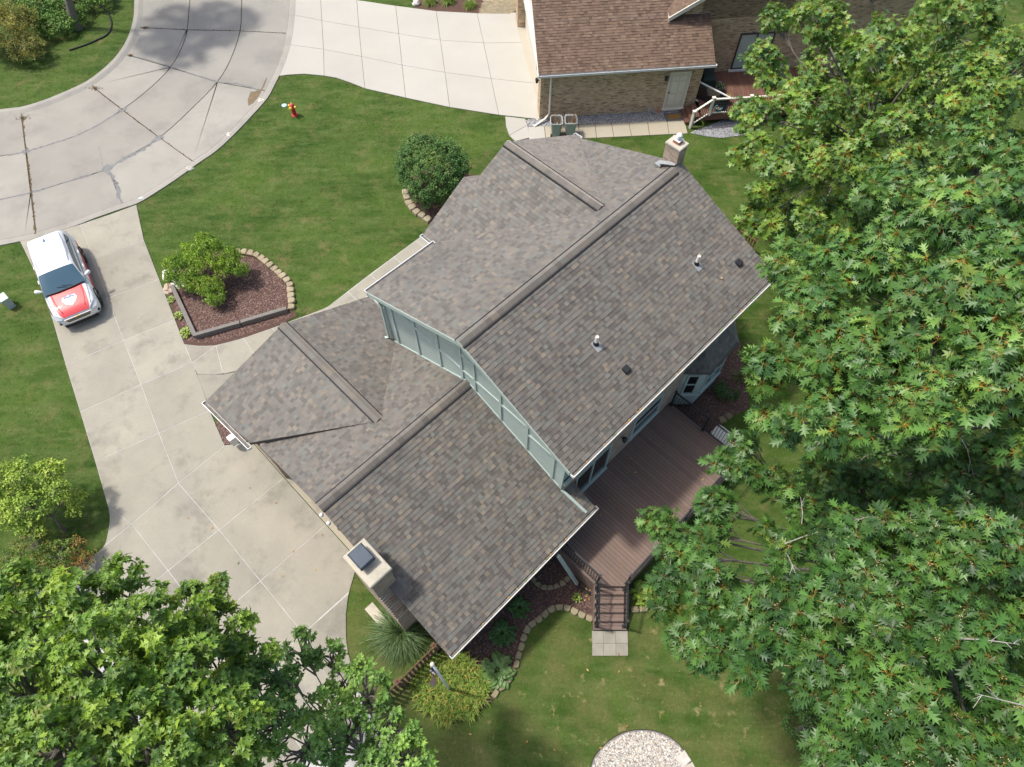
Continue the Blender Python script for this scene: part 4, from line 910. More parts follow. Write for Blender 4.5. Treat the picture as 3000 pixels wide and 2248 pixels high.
# door with six panels
dp, dq = N(6.38, -.005), N(7.34, -.005); nn = Vector(nt) * -1
R_ = Vector(ne); b = MB()
for x0, x1, z0, z1 in ((-.07, 0, .1, 2.3), (.96, 1.03, .1, 2.3), (-.07, 1.03, 2.24, 2.32)): b.hexa(wquad(dp, R_, x0, x1, z0, z1, .07, nn))
b.hexa(wquad(dp, R_, -.1, 1.06, .1, .2, .14, nn)); dr = b.build('door', 'trim_cream', nh)
b = MB(); b.hexa(wquad(dp, R_, 0, .96, .2, 2.24, .025, nn)); b.build('door_leaf', 'door_cream', dr)
for (x0, x1) in ((.13, .44), (.52, .83)):
    for (z0, z1) in ((.42, 1.0), (1.12, 1.72), (1.82, 2.08)):
        b = MB(); b.hexa([*wquad(dp + nn * .025, R_, x0, x1, z0, z1, .012, nn)]); b.build('door_panel', 'trim_cream', dr)
b = MB(); b.lathe(dp + R_ * .07 + nn * .03 + Vector((0, 0, 1.15)), [(.03, 0), (.035, .03), (.02, .06)], 8, axis=nn); b.build('door_knob', 'iron', dr)
lantern(N(6.12, 0, 2.05), nn, nh); lantern(N(-.2, .4, 2.0), Vector(ne) * -1, nh)
b = MB(); b.beam(N(.3, -.1, NZ - .1), N(.3, -.1, .35), .09, .075); b.beam(N(.3, -.1, .38), N(.05, -.25, .16), .09, .075); b.beam(N(.07, -.24, .18), N(-.55, -.62, .05), .09, .075); b.build('downspout', 'trim_cream', nh)
# patio doors on the tall wall
pd = window(N(10.35, 2.095), N(12.2, 2.095), .72, 2.75, nh, frame='frame_dark', sash=False, glass='glass_blind', name='patio_door', cols=2)
b = MB(); b.hexa(wquad(N(10.25, 2.09), R_, 0, 2.05, .62, .72, .12, nn)); b.build('sill', 'gutter_white', pd)
for s in (5.6, 4.9 + 0):
    pass
hard([N(-.5, 0), N(8, 0), N(8, 2.1), N(19, 2.1), N(19, 12), N(-.5, 12)])
# neighbour's deck
ND = .62
nk = thing('neighbour_deck', 'reddish brown deck with white railing behind the brick house', 'deck', (10.5, 30.5, 0))
x0, x1 = N(8.05, 0).x, 15.5
for i in range(46):
    xa = 9.62 + i * .14; k = random.uniform(.85, 1.12); b = MB(); y0 = 29.42 + (xa - 9.6) * .1045
    b.hexa([Vector((xa, y0, ND - .03)), Vector((xa + .132, y0, ND - .03)), Vector((xa + .132, 33.3, ND - .03)), Vector((xa, 33.3, ND - .03)), Vector((xa, y0, ND)), Vector((xa + .132, y0, ND)), Vector((xa + .132, 33.3, ND)), Vector((xa, 33.3, ND))], (k, k, k)); b.build('board', 'neighbour_deck', nk, attr=True)
b = MB(); b.hexa([Vector((9.6, 29.40, .3)), Vector((16, 30.07, .3)), Vector((16, 30.1, .3)), Vector((9.6, 29.43, .3)), Vector((9.6, 29.40, ND)), Vector((16, 30.07, ND)), Vector((16, 30.1, ND)), Vector((9.6, 29.43, ND))]); b.build('fascia', 'neighbour_deck', nk, attr=True)
b = MB()
for i in range(3): b.box((9.42 - .0 - .22 * (2 - i) + .0, 29.95, .1 + .17 * i), .26, 1.05, .16, BE, (.8 + .1 * i,) * 3)
b.build('steps', 'neighbour_deck', nk, attr=True)
def wrail(p, q, zp, zq, nb):
    up = Vector((0, 0, 1)); p, q = Vector((*p, zp)), Vector((*q, zq)); b = MB(); b.beam(p + up * .92, q + up * .92, .1, .06); b.beam(p + up * .12, q + up * .12, .06, .05); r = b.build('rail', 'trim_cream', nk)
    for i in range(1, nb): m_ = p.lerp(q, i / nb); bb = MB(); bb.beam(m_ + up * .12, m_ + up * .9, .022, .022); bb.build('baluster', 'iron', r)
def wpost(p, z): 
    b = MB(); b.beam((*p, z), (*p, z + 1.0), .13, .13); b.box((*p, z + 1.02), .17, .17, .05, BE); b.build('post', 'trim_cream', nk)
wpost((9.16, 29.2), .0); wpost((10.03, 29.45), ND); wpost((11.95, 29.62), ND); wpost((14.0, 29.85), ND)
wrail((9.16, 29.2), (10.03, 29.45), .08, ND, 8); wrail((10.03, 29.45), (11.95, 29.62), ND, ND, 18); wrail((11.95, 29.62), (14.0, 29.85), ND, ND, 19)
b = MB(); b.beam((10.12, 29.6, ND + .1), (10.12, 29.6, ND + .92), .1, .1); b.build('post', 'trim_cream', nk)
b = MB(); b.beam((9.52, 30.75, ND + .95), (10.9, 29.52, ND + .95), .06, .05); b.beam((9.5, 30.75, .45 + .1), (10.3, 29.9, .45 + .1), .05, .05); g2 = b.build('glass_screen_rail', 'gutter_white', nk)
b = MB(); b.beam((9.54, 30.72, ND + .5), (10.86, 29.55, ND + .5), .02, .82); b.build('glass_screen', 'glass_dark', nk)
hard([(8.9, 29.0), (10, 29.2), (16, 29.9), (16, 33.5), (9.3, 33.5)])
# things on and round it
b = MB(); gc = Vector((10.0, 31.35, ND)); b.box(gc + Vector((0, 0, .45)), .62, 1.0, .9, BE); b.prism([gc + Vector(p) for p in ((-.34, -.55, 0), (.34, -.5, 0), (.36, .55, 0), (-.32, .5, 0))], ND + .88, ND + 1.12, bevel=.12)
tag(b.build('covered_grill', 'grill_cover'), 'dark green covered grill on the neighbour\'s deck against the wall', 'grill')
b = MB(); dm_ = d_(1125, 812, .05); b.box(dm_, .98, .62, .03, BE); dmo = b.build('doormat', 'mat_grey'); tag(dmo, 'dark doormat with an orange brown centre below the side door', 'doormat')
b = MB(); b.box(dm_ + Vector((0, 0, .02)), .66, .36, .02, BE); b.build('coir_inset', 'mat_coir', dmo)
def bin_(px, label):
    base = px; t = thing('garbage_bin', label, 'garbage bin', base, 'bins of sticks beside the brick wall'); b = MB(); n = 16; rings = []
    for z, w_, dd in ((.06, .22, .24), (.1, .23, .25), (.8, .29, .31), (.82, .32, .34), (.9, .32, .34), (.9, .285, .305), (.55, .26, .28)):
        rings.append([base + Vector((math.copysign(abs(math.cos(a)) ** .35, math.cos(a)) * w_, math.copysign(abs(math.sin(a)) ** .35, math.sin(a)) * dd, z)) for a in [2 * math.pi * (k + .5) / n for k in range(n)]])
    vs = [p for r in rings for p in r]; fs = [(i * n + k, i * n + (k + 1) % n, (i + 1) * n + (k + 1) % n, (i + 1) * n + k) for i in range(len(rings) - 1) for k in range(n)] + [tuple(range(n - 1, -1, -1)), tuple(range(6 * n, 7 * n))]
    b.add(vs, fs); b.build('bin_body', 'bin_grey', t)
    b = MB(); b.beam(base + Vector((-.25, .42, .86)), base + Vector((.25, .42, .86)), .03, .03); b.beam(base + Vector((-.25, .3, .86)), base + Vector((-.25, .42, .86)), .03, .03); b.beam(base + Vector((.25, .3, .86)), base + Vector((.25, .42, .86)), .03, .03); b.build('handle', 'bin_grey', t)
    for x in (-.24, .24): b = MB(); b.lathe(base + Vector((x - .03, -.2, .1)), [(.1, 0), (.1, .06)], 12, axis=(1, 0, 0)); b.build('wheel', 'black_plastic', t)
    b = MB()
    for k in range(34):
        p = base + Vector((random.uniform(-.22, .22), random.uniform(-.24, .24), .5)); b.tube([p, p + Vector((random.uniform(-.18, .18), random.uniform(-.15, .2), random.uniform(.4, .85)))], [.012, .006], 4)
    b.build('sticks', 'stick', t, kind='stuff')
bin_(Vector((2.17, 28.6, .04)), 'grey bin of cut sticks, nearer the downspout'); bin_(Vector((2.9, 28.65, .04)), 'grey bin of cut sticks, farther from the downspout')
def pinwheel(px, label, m):
    p = d_(*px); t = thing('garden_ornament', label, 'ornament', p); b = MB(); b.tube([p, p + Vector((0, 0, .5))], .008, 4); c = p + Vector((0, -.02, .62))
    for k in range(12): a = k * math.pi / 6; b.tube([c, c + Vector((math.cos(a) * .16, 0, math.sin(a) * .16))], .006, 4)
    b.tube([c + Vector((math.cos(a) * .15, 0, math.sin(a) * .15)) for a in np.linspace(0, 6.283, 20)], .01, 4); b.tube([c + Vector((math.cos(a) * .08, 0, math.sin(a) * .08)) for a in np.linspace(0, 6.283, 16)], .008, 4); b.build('wheel_rim', m, t)
pinwheel((945, 830), 'grey metal garden pinwheel against the brick wall', 'flashing'); pinwheel((1000, 835), 'rusty metal garden pinwheel against the brick wall', 'flue_clay')
# flower pots on the deck
def flowers(p, label, colr, pot, n=70, r=.28, h=.45):
    p = Vector(p); t = thing('flower_pot', label, 'plant pot', p, None); b = MB(); b.lathe(p, [(.1, 0), (.15, .22), (.17, .24), (.14, .24), (.13, .2)], 14); b.build('pot', pot, t)
    def blob(nm, cols, nn_, rr, sz):
        V_ = []; F_ = []; C_ = []
        for k in range(nn_):
            dd = Vector((random.gauss(0, 1), random.gauss(0, 1), abs(random.gauss(0, 1)))).normalized() * rr * random.uniform(.6, 1.05); c = p + Vector((0, 0, h * .6)) + dd; x = Vector((random.uniform(-1, 1), random.uniform(-1, 1), random.uniform(-.3, .6))).normalized() * sz; y = x.orthogonal().normalized() * sz
            i = len(V_); V_ += [c - x, c + y * .6, c + x, c - y * .6]; F_ += [(i, i + 1, i + 2), (i, i + 2, i + 3)]; col = random.choice(cols); kk = random.uniform(.7, 1.2); C_ += [[q * kk for q in col]] * 4
        mesh_np(nm, V_, F_, 'petal', t, np.array(C_), 'stuff')
    blob('foliage', [(.05, .12, .02), (.08, .16, .03)], n * 3, r, .06); blob('blooms', colr, n, r * 1.08, .045)
flowers(d_(1430, 640, ND), 'pot of lilac petunias on the neighbour\'s deck', [(.55, .35, .62), (.7, .5, .7)], 'black_plastic')
flowers(d_(1480, 715, ND), 'pot of yellow flowers by the white railing', [(.75, .55, .03)], 'black_plastic', 45, .2)
b = MB(); p = d_(1425, 775, ND); b.lathe(p, [(.12, 0), (.17, .2), (.19, .21), (.19, .24), (.15, .24), (.14, .14)], 16); pt = b.build('ceramic_pot', 'pot_blue'); tag(pt, 'blue glazed pot behind the white railing', 'plant pot')
b = MB(); b.lathe(p + Vector((0, 0, .15)), [(.145, 0), (.145, .03)], 16); b.build('soil', 'soil', pt)

# ------------------------------------------------------------------ the car in the driveway
wf, wr = S(303, 888), S(256, 763); fw_ = (wf - wr).normalized(); lf = Vector((-fw_.y, fw_.x, 0)); axle_r = wr - lf * .90
cc = axle_r + fw_ * 1.30; cc.z = .045
car = thing('car', 'white and red sport utility car parked at the top of the driveway', 'car', cc)
def CP(x, y, z): return cc + fw_ * x + lf * y + Vector((0, 0, z))
stn = [(2.32, .50, .40, .60), (2.27, .70, .28, .74), (2.15, .82, .22, .84), (1.95, .885, .20, .915), (1.6, .915, .20, .985), (1.05, .92, .20, 1.06), (.3, .92, .20, 1.08), (-.6, .92, .20, 1.10), (-1.4, .92, .20, 1.12), (-1.95, .90, .22, 1.12), (-2.2, .84, .27, 1.06), (-2.30, .74, .35, .95), (-2.33, .6, .45, .85)]
def csec(x, w_, zb, zt):
    h = zt - zb; half = [(0.0, zb), (w_ * .8, zb), (w_ * .96, zb + h * .10), (w_, zb + h * .38), (w_ * .995, zb + h * .62), (w_ * .955, zb + h * .84), (w_ * .88, zb + h * .955), (w_ * .72, zt), (w_ * .36, zt + .02), (0.0, zt + .025)]
    return half
grid = [[CP(x, y, z) for y, z in csec(x, w_, a, c)] + [CP(x, -y, z) for y, z in csec(x, w_, a, c)[-2:0:-1]] for x, w_, a, c in stn]
n = len(grid[0]); vs = [p for r in grid for p in r]; fw_body, hood, red = [], [], []
for i in range(len(grid) - 1):
    for k in range(n):
        f = (i * n + k, (i + 1) * n + k, (i + 1) * n + (k + 1) % n, i * n + (k + 1) % n)
        if 1 <= i <= 4 and k in (7, 8, 9, 10): hood.append(f)
        elif k in (2, 3) and i >= 5 and i <= 9 or k in (14, 15) and 5 <= i <= 9: red.append(f)
        else: fw_body.append(f)
fw_body += [tuple(range(n)), tuple(range(len(vs) - 1, len(vs) - n - 1, -1))]
def sub(name, fs, m, up=0.0, smooth=True):
    used = sorted({i for f in fs for i in f}); mp = {j: k for k, j in enumerate(used)}; return mk(name, [vs[i] + Vector((0, 0, up)) for i in used], [tuple(mp[i] for i in f) for f in fs], m, car, smooth=smooth)
body = sub('body', fw_body, 'car_white'); hd = sub('hood', hood, 'car_red', .004); sub('door_wrap', red, 'car_red')
gst = [(1.12, .0), (.95, .09), (.62, .30), (.30, .475), (.16, .525), (-.4, .575), (-1.1, .58), (-1.7, .545), (-1.82, .50), (-2.05, .27), (-2.2, .0)]
gg = []
for x, h in gst:
    wb = .86 if x > -1.9 else .80; z0 = 1.06; t = h / .58; wr_ = wb - .20 * t
    half = [(wb, z0), (wb - .05 * t, z0 + h * .25), (wb - .13 * t, z0 + h * .72), (wr_ + .005, z0 + h * .90), (wr_ - .06, z0 + h * .97), (wr_ * .6, z0 + h * 1.0 + .012 * t), (0, z0 + h + .02 * t)]
    gg.append([CP(x, y, z) for y, z in half] + [CP(x, -y, z) for y, z in half[-2::-1]])
gn = len(gg[0]); vs = [p for r in gg for p in r]; shell, wind, rear_g, side_w = [], [], [], {}
for i in range(len(gg) - 1):
    for k in range(gn - 1):
        f = (i * gn + k, (i + 1) * gn + k, (i + 1) * gn + k + 1, i * gn + k + 1)
        if i <= 2 and 3 <= k <= 8: wind.append(f)
        elif i >= 8 and 3 <= k <= 8 and i < 10: rear_g.append(f)
        elif k in (1, 10) and i in (2, 3, 4): side_w.setdefault((k, 'a'), []).append(f)
        elif k in (1, 10) and i == 5: side_w.setdefault((k, 'b'), []).append(f)
        elif k in (1, 10) and i == 6: side_w.setdefault((k, 'c'), []).append(f)
        else: shell.append(f)
sub('roof', shell, 'car_white'); sub('windshield', wind, 'car_glass'); sub('rear_window', rear_g, 'car_glass')
for f in side_w.values(): sub('side_window', f, 'car_glass')
for x in (1.42, -1.30):
    for s in (-1, 1):
        c = CP(x, s * .80, .335); b = MB(); ax = lf * s
        b.lathe(c - ax * .10, [(.20, 0), (.335, 0), (.35, .04), (.35, .17), (.335, .21), (.25, .215)], 24, axis=ax); wh = b.build('wheel', 'tyre', car)
        b = MB(); b.lathe(c + ax * .09, [(.25, 0), (.25, .02), (.23, .025), (.225, .0)], 20, axis=ax)
        for k in range(5):
            a = k * 1.2566; dd = fw_ * math.cos(a) + Vector((0, 0, 1)) * math.sin(a); b.beam(c + ax * .10, c + ax * .10 + dd * .24, .06, .03, up=ax)
        b.lathe(c + ax * .09, [(.05, 0), (.05, .03), (.02, .04)], 10, axis=ax); b.build('rim', 'rim', wh)
        b = MB(); b.tube([CP(x + math.cos(a) * .39, s * .905, .335 + math.sin(a) * .39) for a in np.linspace(-.35, 3.49, 16)], .04, 6); b.build('wheel_arch', 'car_trim', car)
for s in (-1, 1):
    b = MB(); o = CP(.72, s * .88, 1.06); q = CP(.66, s * 1.10, 1.12); b.tube([o, o.lerp(q, .4), q, q + lf * s * .04], [.035, .07, .085, .03], 8); b.build('wing_mirror', 'car_white', car, smooth=True)
    b = MB(); b.add([CP(2.20, s * .80, .70), CP(2.29, s * .56, .70), CP(2.26, s * .54, .79), CP(1.98, s * .84, .90), CP(2.02, s * .89, .82)], [(0, 1, 2, 3, 4)] if s > 0 else [(4, 3, 2, 1, 0)]); h_o = b.build('headlight', 'lamp_clear', car)
    for v_ in h_o.data.vertices: v_.co += (fw_ + lf * s * .8 + Vector((0, 0, .6))) * .022
    b = MB(); b.box(CP(2.19, s * .74, .45), .1, .16, .09, math.atan2(fw_.y, fw_.x)); b.build('fog_lamp', 'car_trim', car)
    for x in (.05, -.85): b = MB(); b.box(CP(x, s * .925, .98), .2, .03, .035, math.atan2(fw_.y, fw_.x)); b.build('door_handle', 'chrome' if 0 else 'car_white', car)
    b = MB(); b.tube([CP(.1, s * .60, 1.63), CP(-.5, s * .63, 1.68), CP(-1.2, s * .63, 1.68), CP(-1.7, s * .60, 1.64)], .018, 6); b.build('roof_rail', 'car_white', car)
    b = MB(); b.tube([CP(1.1, s * .85, 1.07), CP(-.4, s * .87, 1.085), CP(-1.9, s * .83, 1.1)], .012, 5); b.build('window_trim', 'car_trim', car)
ang = math.atan2(fw_.y, fw_.x)
b = MB(); b.box(CP(2.285, 0, .60), .09, 1.0, .17, ang); gr_ = b.build('grille', 'car_trim', car)
b = MB(); b.box(CP(2.34, 0, .695), .03, 1.08, .03, ang); b.box(CP(2.34, 0, .505), .03, .9, .03, ang)
for s in (-1, 1): b.beam(CP(2.34, s * .54, .695), CP(2.34, s * .45, .505), .03, .03)
for k in (.55, .60, .65): b.box(CP(2.335, 0, k), .01, .9, .008, ang)
b.build('grille_trim', 'chrome', car)
b = MB(); b.box(CP(2.36, 0, .70), .02, .17, .035, ang); b.box(CP(2.362, 0, .70), .02, .07, .06, ang); b.build('badge', 'gold', car)
b = MB(); b.box(CP(2.26, 0, .30), .16, 1.35, .12, ang); b.build('lower_bumper', 'car_trim', car)
b = MB(); b.add([CP(-1.35, .06, 1.645), CP(-1.55, .0, 1.645), CP(-1.35, -.06, 1.645), CP(-1.52, 0, 1.74)], [(0, 1, 3), (1, 2, 3), (2, 0, 3)]); b.build('antenna_fin', 'decal_blue', car)
b = MB(); b.tube([CP(1.06, -.78, 1.085), CP(1.13, -.3, 1.115), CP(1.13, .3, 1.115), CP(1.06, .78, 1.085)], .035, 6); b.build('cowl', 'car_trim', car)
for s in (-1, 1):
    for x in (.92, -.38, -1.18):
        b = MB(); b.tube([CP(x, s * .925, 1.04), CP(x - .02, s * .93, .7), CP(x, s * .925, .32)], .006, 4); b.build('panel_gap', 'car_trim', car)
    b = MB(); b.tube([CP(1.1, s * .80, 1.055), CP(1.6, s * .77, .985), CP(2.1, s * .68, .865)], .007, 4); b.build('panel_gap', 'car_trim', car)
    b = MB(); b.tube([CP(1.04, s * .1 + .2, 1.135), CP(.93, s * .1 - .35 + .2, 1.19)], .009, 4); b.build('wiper', 'car_trim', car)
def hz(x, y):     # height of the hood's surface
    xs = [s[0] for s in stn][::-1]; zt = [s[3] for s in stn][::-1]; wd = [s[1] for s in stn][::-1]; z = np.interp(x, xs, zt); w_ = np.interp(x, xs, wd); t = abs(y) / w_
    return float(z + np.interp(t, [0, .36, .72, .88], [.025, .02, 0, -.04]))
def decal(pts, m, up, name):
    """printed film lying on the hood"""
    c = Vector((sum(p[0] for p in pts) / len(pts), sum(p[1] for p in pts) / len(pts), 0)); vv = [CP(c.x, c.y, hz(c.x, c.y) + up)] + [CP(x, y, hz(x, y) + up) for x, y in pts]; k = len(pts)
    mk(name, vv, [(0, 1 + i, 1 + (i + 1) % k) for i in range(k)], m, hd)
decal([(1.42, 0), (1.48, .13), (1.46, .25), (1.62, .30), (1.80, .2), (1.95, 0), (1.80, -.2), (1.62, -.3), (1.46, -.25), (1.48, -.13)], 'decal_white', .013, 'hood_emblem')
decal([(1.50, -.20), (1.46, -.1), (1.51, -.02), (1.45, .06), (1.51, .14), (1.49, .22), (1.57, .24), (1.55, .1), (1.58, 0), (1.55, -.1), (1.57, -.24)], 'decal_blue', .016, 'emblem_mountains')
for y in (-.24, -.17, -.10): decal([(1.62, y), (1.62, y + .03), (1.72, y + .03), (1.72, y)], 'decal_blue', .016, 'emblem_letter'); decal([(1.66, y + .0), (1.66, y + .05), (1.68, y + .05), (1.68, y)], 'decal_blue', .0162, 'emblem_letter')
for y in (-.02, .05, .12, .19): decal([(1.62, y), (1.62, y + .022), (1.70, y + .022), (1.70, y)], 'car_red', .016, 'emblem_letter'); decal([(1.62, y), (1.62, y + .05), (1.64, y + .05), (1.64, y)], 'car_red', .0164, 'emblem_letter')
for y in (-.07, 0, .06): decal([(1.76, y - .015), (1.76, y + .015), (1.86, y * .7 + .012), (1.86, y * .7 - .012)], 'decal_blue', .016, 'emblem_stripe')
for s in (-1, 1):            # pressed creases of the hood
    b = MB(); b.tube([CP(1.15, s * .60, hz(1.15, .60) + .0), CP(1.5, s * .58, hz(1.5, .58) + .008), CP(1.9, s * .52, hz(1.9, .52) + .006), CP(2.12, s * .44, hz(2.12, .44) - .004)], .022, 6); b.build('hood_crease', 'car_red', hd, smooth=True)

# ------------------------------------------------------------------ street and yard things
p = S(864, 338); hy = thing('fire_hydrant', 'red fire hydrant with yellow caps on the front lawn', 'hydrant', p)
b = MB(); b.lathe(p, [(.16, 0), (.16, .05), (.11, .06), (.105, .42), (.15, .43), (.15, .48), (.13, .5), (.13, .6), (.09, .68), (.03, .7)], 16); b.build('barrel', 'hydrant_red', hy)
b = MB(); b.lathe(p + Vector((0, 0, .69)), [(.035, 0), (.035, .06)], 5); b.build('operating_nut', 'hydrant_yellow', hy)
for a, r in ((-1.9, .09), (2.7, .07), (-.3, .07)):
    ax = Vector((math.cos(a), math.sin(a), 0)); b = MB(); b.lathe(p + ax * .1 + Vector((0, 0, .53)), [(r * .8, 0), (r * .8, .07), (r, .07), (r, .12), (r * .4, .14)], 10, axis=ax); b.build('nozzle_cap', 'hydrant_yellow', hy)
b = MB(); b.lathe(S(833, 310, .0), [(.14, -.05), (.14, .03), (.12, .035)], 20); tag(b.build('valve_cover', 'cover_blue'), 'round pale blue valve cover in the lawn beside the hydrant', 'cover')
p = S(6, 888); b = MB(); b.box(Vector((-21.75, 17.64, .27)), .42, .30, .54, -.75); b.box(Vector((-21.75, 17.64, .56)), .46, .34, .06, -.75); tag(b.build('utility_box', 'utility_green'), 'pale green utility pedestal on the lawn at the left edge', 'utility box')
def rock(p, r, label, col=(1, 1, 1), group=None, sq=.7, seed=0):
    rr = random.Random(seed); b = MB(); n, mlev = 12, 7; vs = []; ph = [rr.uniform(.72, 1.15) for _ in range(200)]
    for i in range(mlev):
        th_ = math.pi * .5 * (1 - i / (mlev - 1)) ; rad_ = math.cos(math.pi / 2 - th_) if i < mlev - 1 else .05; z_ = math.sin(math.pi / 2 - th_)
        for k in range(n): q = ph[(i // 2 * 5 + k // 2) % 200] * rr.uniform(.93, 1.05); vs.append(Vector(p) + Vector((math.cos(2 * math.pi * k / n) * r * rad_ * q, math.sin(2 * math.pi * k / n) * r * rad_ * q * rr.uniform(.95, 1.05), z_ * r * sq * q - .03)))
    fs = [(i * n + k, i * n + (k + 1) % n, (i + 1) * n + (k + 1) % n, (i + 1) * n + k) for i in range(mlev - 1) for k in range(n)] + [tuple(range((mlev - 1) * n, mlev * n))]
    b.add(vs, fs, col); o = b.build('boulder', 'boulder', attr=True); return tag(o, label, 'boulder', group)
rock(a_(1168, 492), .34, 'white boulder on the lawn just outside the mulch bed', (1.35, 1.35, 1.35), seed=1)
rock(a_(1238, 545), .36, 'white boulder at the upper end of the timber edging', (1.35, 1.35, 1.35), seed=2)
rock(a_(1180, 585), .34, 'brownish boulder beside the driveway at the mulch bed', (.85, .72, .62), seed=3)
for i, (x, y, l, c) in enumerate(((1812, 702, 'pale rock on the street edge nearest the hydrant', (1.25, 1.2, 1.1)), (1598, 935, 'pale rock on the lawn edge halfway along the street kerb', (1.25, 1.2, 1.1)), (1318, 1172, 'grey rock on the lawn edge below the slab joint', (.95, .97, 1.0)), (985, 1380, 'bluish grey rock where the driveway meets the street', (.85, .95, 1.0)))): rock(Q(0, 0, x, y), .22, l, c, seed=10 + i, sq=.5)
# edging stones
def edging(name, label, px, fn, w_, dp, h, gapk=.96, rnd=.05, cols=(1, 1, 1), z=0.0):
    line = smoothline([fn(*q) for q in px], 6); L = [0]
    for i in range(len(line) - 1): L.append(L[-1] + (line[i + 1] - line[i]).length)
    t = thing(name, label, 'edging', line[len(line) // 2]); n = max(2, int(L[-1] / w_)); step = L[-1] / n
    def at_(s_):
        i = max(j for j in range(len(L)) if L[j] <= s_ + 1e-9); i = min(i, len(line) - 2); return line[i].lerp(line[i + 1], (s_ - L[i]) / max(L[i + 1] - L[i], 1e-9)), (line[i + 1] - line[i]).normalized()
    for k in range(n):
        c, tn = at_((k + .5) * step); nn_ = Vector((-tn.y, tn.x, 0)); hw = step * gapk / 2; q = random.uniform(.85, 1.12); dd = dp * random.uniform(.92, 1.06); zz = h * random.uniform(.85, 1.1)
        poly = [c - tn * hw * .92 - nn_ * dd * .5, c + tn * hw * .92 - nn_ * dd * .5, c + tn * hw - nn_ * dd * .1, c + tn * hw * .75 + nn_ * dd * .42, c + tn * hw * .3 + nn_ * dd * .5, c - tn * hw * .3 + nn_ * dd * .5, c - tn * hw * .75 + nn_ * dd * .42, c - tn * hw - nn_ * dd * .1]
        b = MB(); b.prism([x + Vector((random.uniform(-.012, .012), random.uniform(-.012, .012), 0)) for x in poly], z - .04, z + zz, (q * cols[0], q * cols[1], q * cols[2]), bevel=.022); b.build('stone', 'stone_block', t, attr=True)
    return t
edging('stone_edging', 'curved row of tan blocks round the weeping tree bed', [(1630, 335), (1700, 338), (1790, 360), (1870, 420), (1950, 488), (2010, 550), (2022, 620), (2028, 690), (2025, 735)], a_, .30, .30, .16, rnd=.03, cols=(1.1, 1.05, .95))
edging('stone_edging', 'short row of tan blocks behind the white boulders', [(1218, 470), (1235, 450), (1262, 425)], a_, .26, .26, .14)
edging('stone_edging', 'curved row of pale blocks round the front bush', [(1040, 1325), (1048, 1375), (1070, 1425), (1110, 1475), (1165, 1510), (1212, 1540)], c_, .32, .34, .16, cols=(1.1, 1.06, 1.0))
edging('stone_edging', 'scalloped stone blocks between the back mulch bed and the lawn', [(800, 1462), (745, 1440), (668, 1405), (610, 1378), (550, 1376), (498, 1396), (458, 1432), (410, 1467), (362, 1505), (333, 1555), (312, 1615)], e_, .25, .20, .1, cols=(.95, .93, .8))
edging('stone_edging', 'mossy stone blocks along the lawn below the hostas', [(1800, 695), (1778, 760), (1760, 820), (1742, 880), (1710, 945), (1670, 1000), (1615, 1045), (1585, 1095)], f_, .25, .19, .1, cols=(.8, .78, .62))
edging('stone_edging', 'ring of stone blocks round the tree well behind the garage', [(1340 - 965, 1165), (420, 1215), (478, 1240), (540, 1228), (590, 1205), (625, 1170), (655, 1125)], lambda x, y: e_(x, y), .22, .18, .09, cols=(.85, .83, .7))
edging('stone_edging', 'two stone blocks right of the deck stairs', [(1058, 1390), (1115, 1388), (1175, 1380)], e_, .27, .22, .1, cols=(.95, .93, .8))
edging('stone_edging', 'flat flagstones in the shade behind the bay window bed', [(760, 1230), (830, 1200), (880, 1150)], g_, .3, .3, .06, cols=(.7, .65, .55))
b = MB(); tl = [a_(1205, 580), a_(1285, 760), a_(1365, 925)]
tm = thing('timber_edging', 'weathered grey timber edging round two sides of the mulch bed', 'edging', tl[1])
b.beam(tl[0] + Vector((0, 0, .1)), tl[2] + Vector((0, 0, .1)), .17, .24); b.build('timber', 'timber', tm)
tr = [a_(1358, 930), a_(1680, 838), a_(2003, 742)]
for i in range(2):
    for k in range(2):
        d0 = (tr[i + 1] - tr[i]).normalized(); b = MB(); b.beam(tr[i] + d0 * .03 + Vector((0, 0, .07 + .15 * k)), tr[i + 1] - d0 * .03 + Vector((0, 0, .07 + .15 * k)), .17 - .01 * k, .14); b.build('timber', 'timber', tm)
b = MB(); b.prism([h_(1180, 1525), h_(1240, 1468), h_(1290, 1545), h_(1222, 1600)], -.02, .05, (1, 1, 1), bevel=.01); sn = thing('flagstone_path', 'tan flagstones at the rim of the gravel circle', 'paving', h_(1250, 1550)); b.build('flagstone', 'boulder', sn, attr=True)
b = MB(); b.prism([h_(1226, 1604), h_(1296, 1552), h_(1340, 1640), h_(1265, 1690)], -.02, .05, (.9, .86, .78), bevel=.01); b.build('flagstone', 'boulder', sn, attr=True)
# fences
def fence(a, c, z, label, mname, posts, pick_n, group=None, slant=0):
    a, c = Vector((a[0], a[1], 0)), Vector((c[0], c[1], 0)); t = thing('picket_fence', label, 'fence', a, group); d0 = (c - a).normalized(); nn_ = Vector((-d0.y, d0.x, 0)); an = math.atan2(d0.y, d0.x)
    for f in posts:
        x = a.lerp(c, f); b = MB(); b.box(x + Vector((0, 0, z / 2)), .1, .1, z, an); b.box(x + Vector((0, 0, z + .01)), .16, .16, .03, an); b.lathe(x + Vector((0, 0, z + .02)), [(.055, 0), (.045, .03), (.01, .05)], 4); b.build('post', mname, t)
    for zz in (.3, z - .25): b = MB(); b.beam(a + Vector((0, 0, zz)), c + Vector((0, 0, zz)), .04, .09); b.build('rail', mname, t)
    for k in range(pick_n):
        x = a.lerp(c, (k + .5) / pick_n) + nn_ * .03; b = MB(); b.box(x + Vector((0, 0, z / 2 - .02)), .09, .02, z - .1, an); b.build('picket', mname, t)
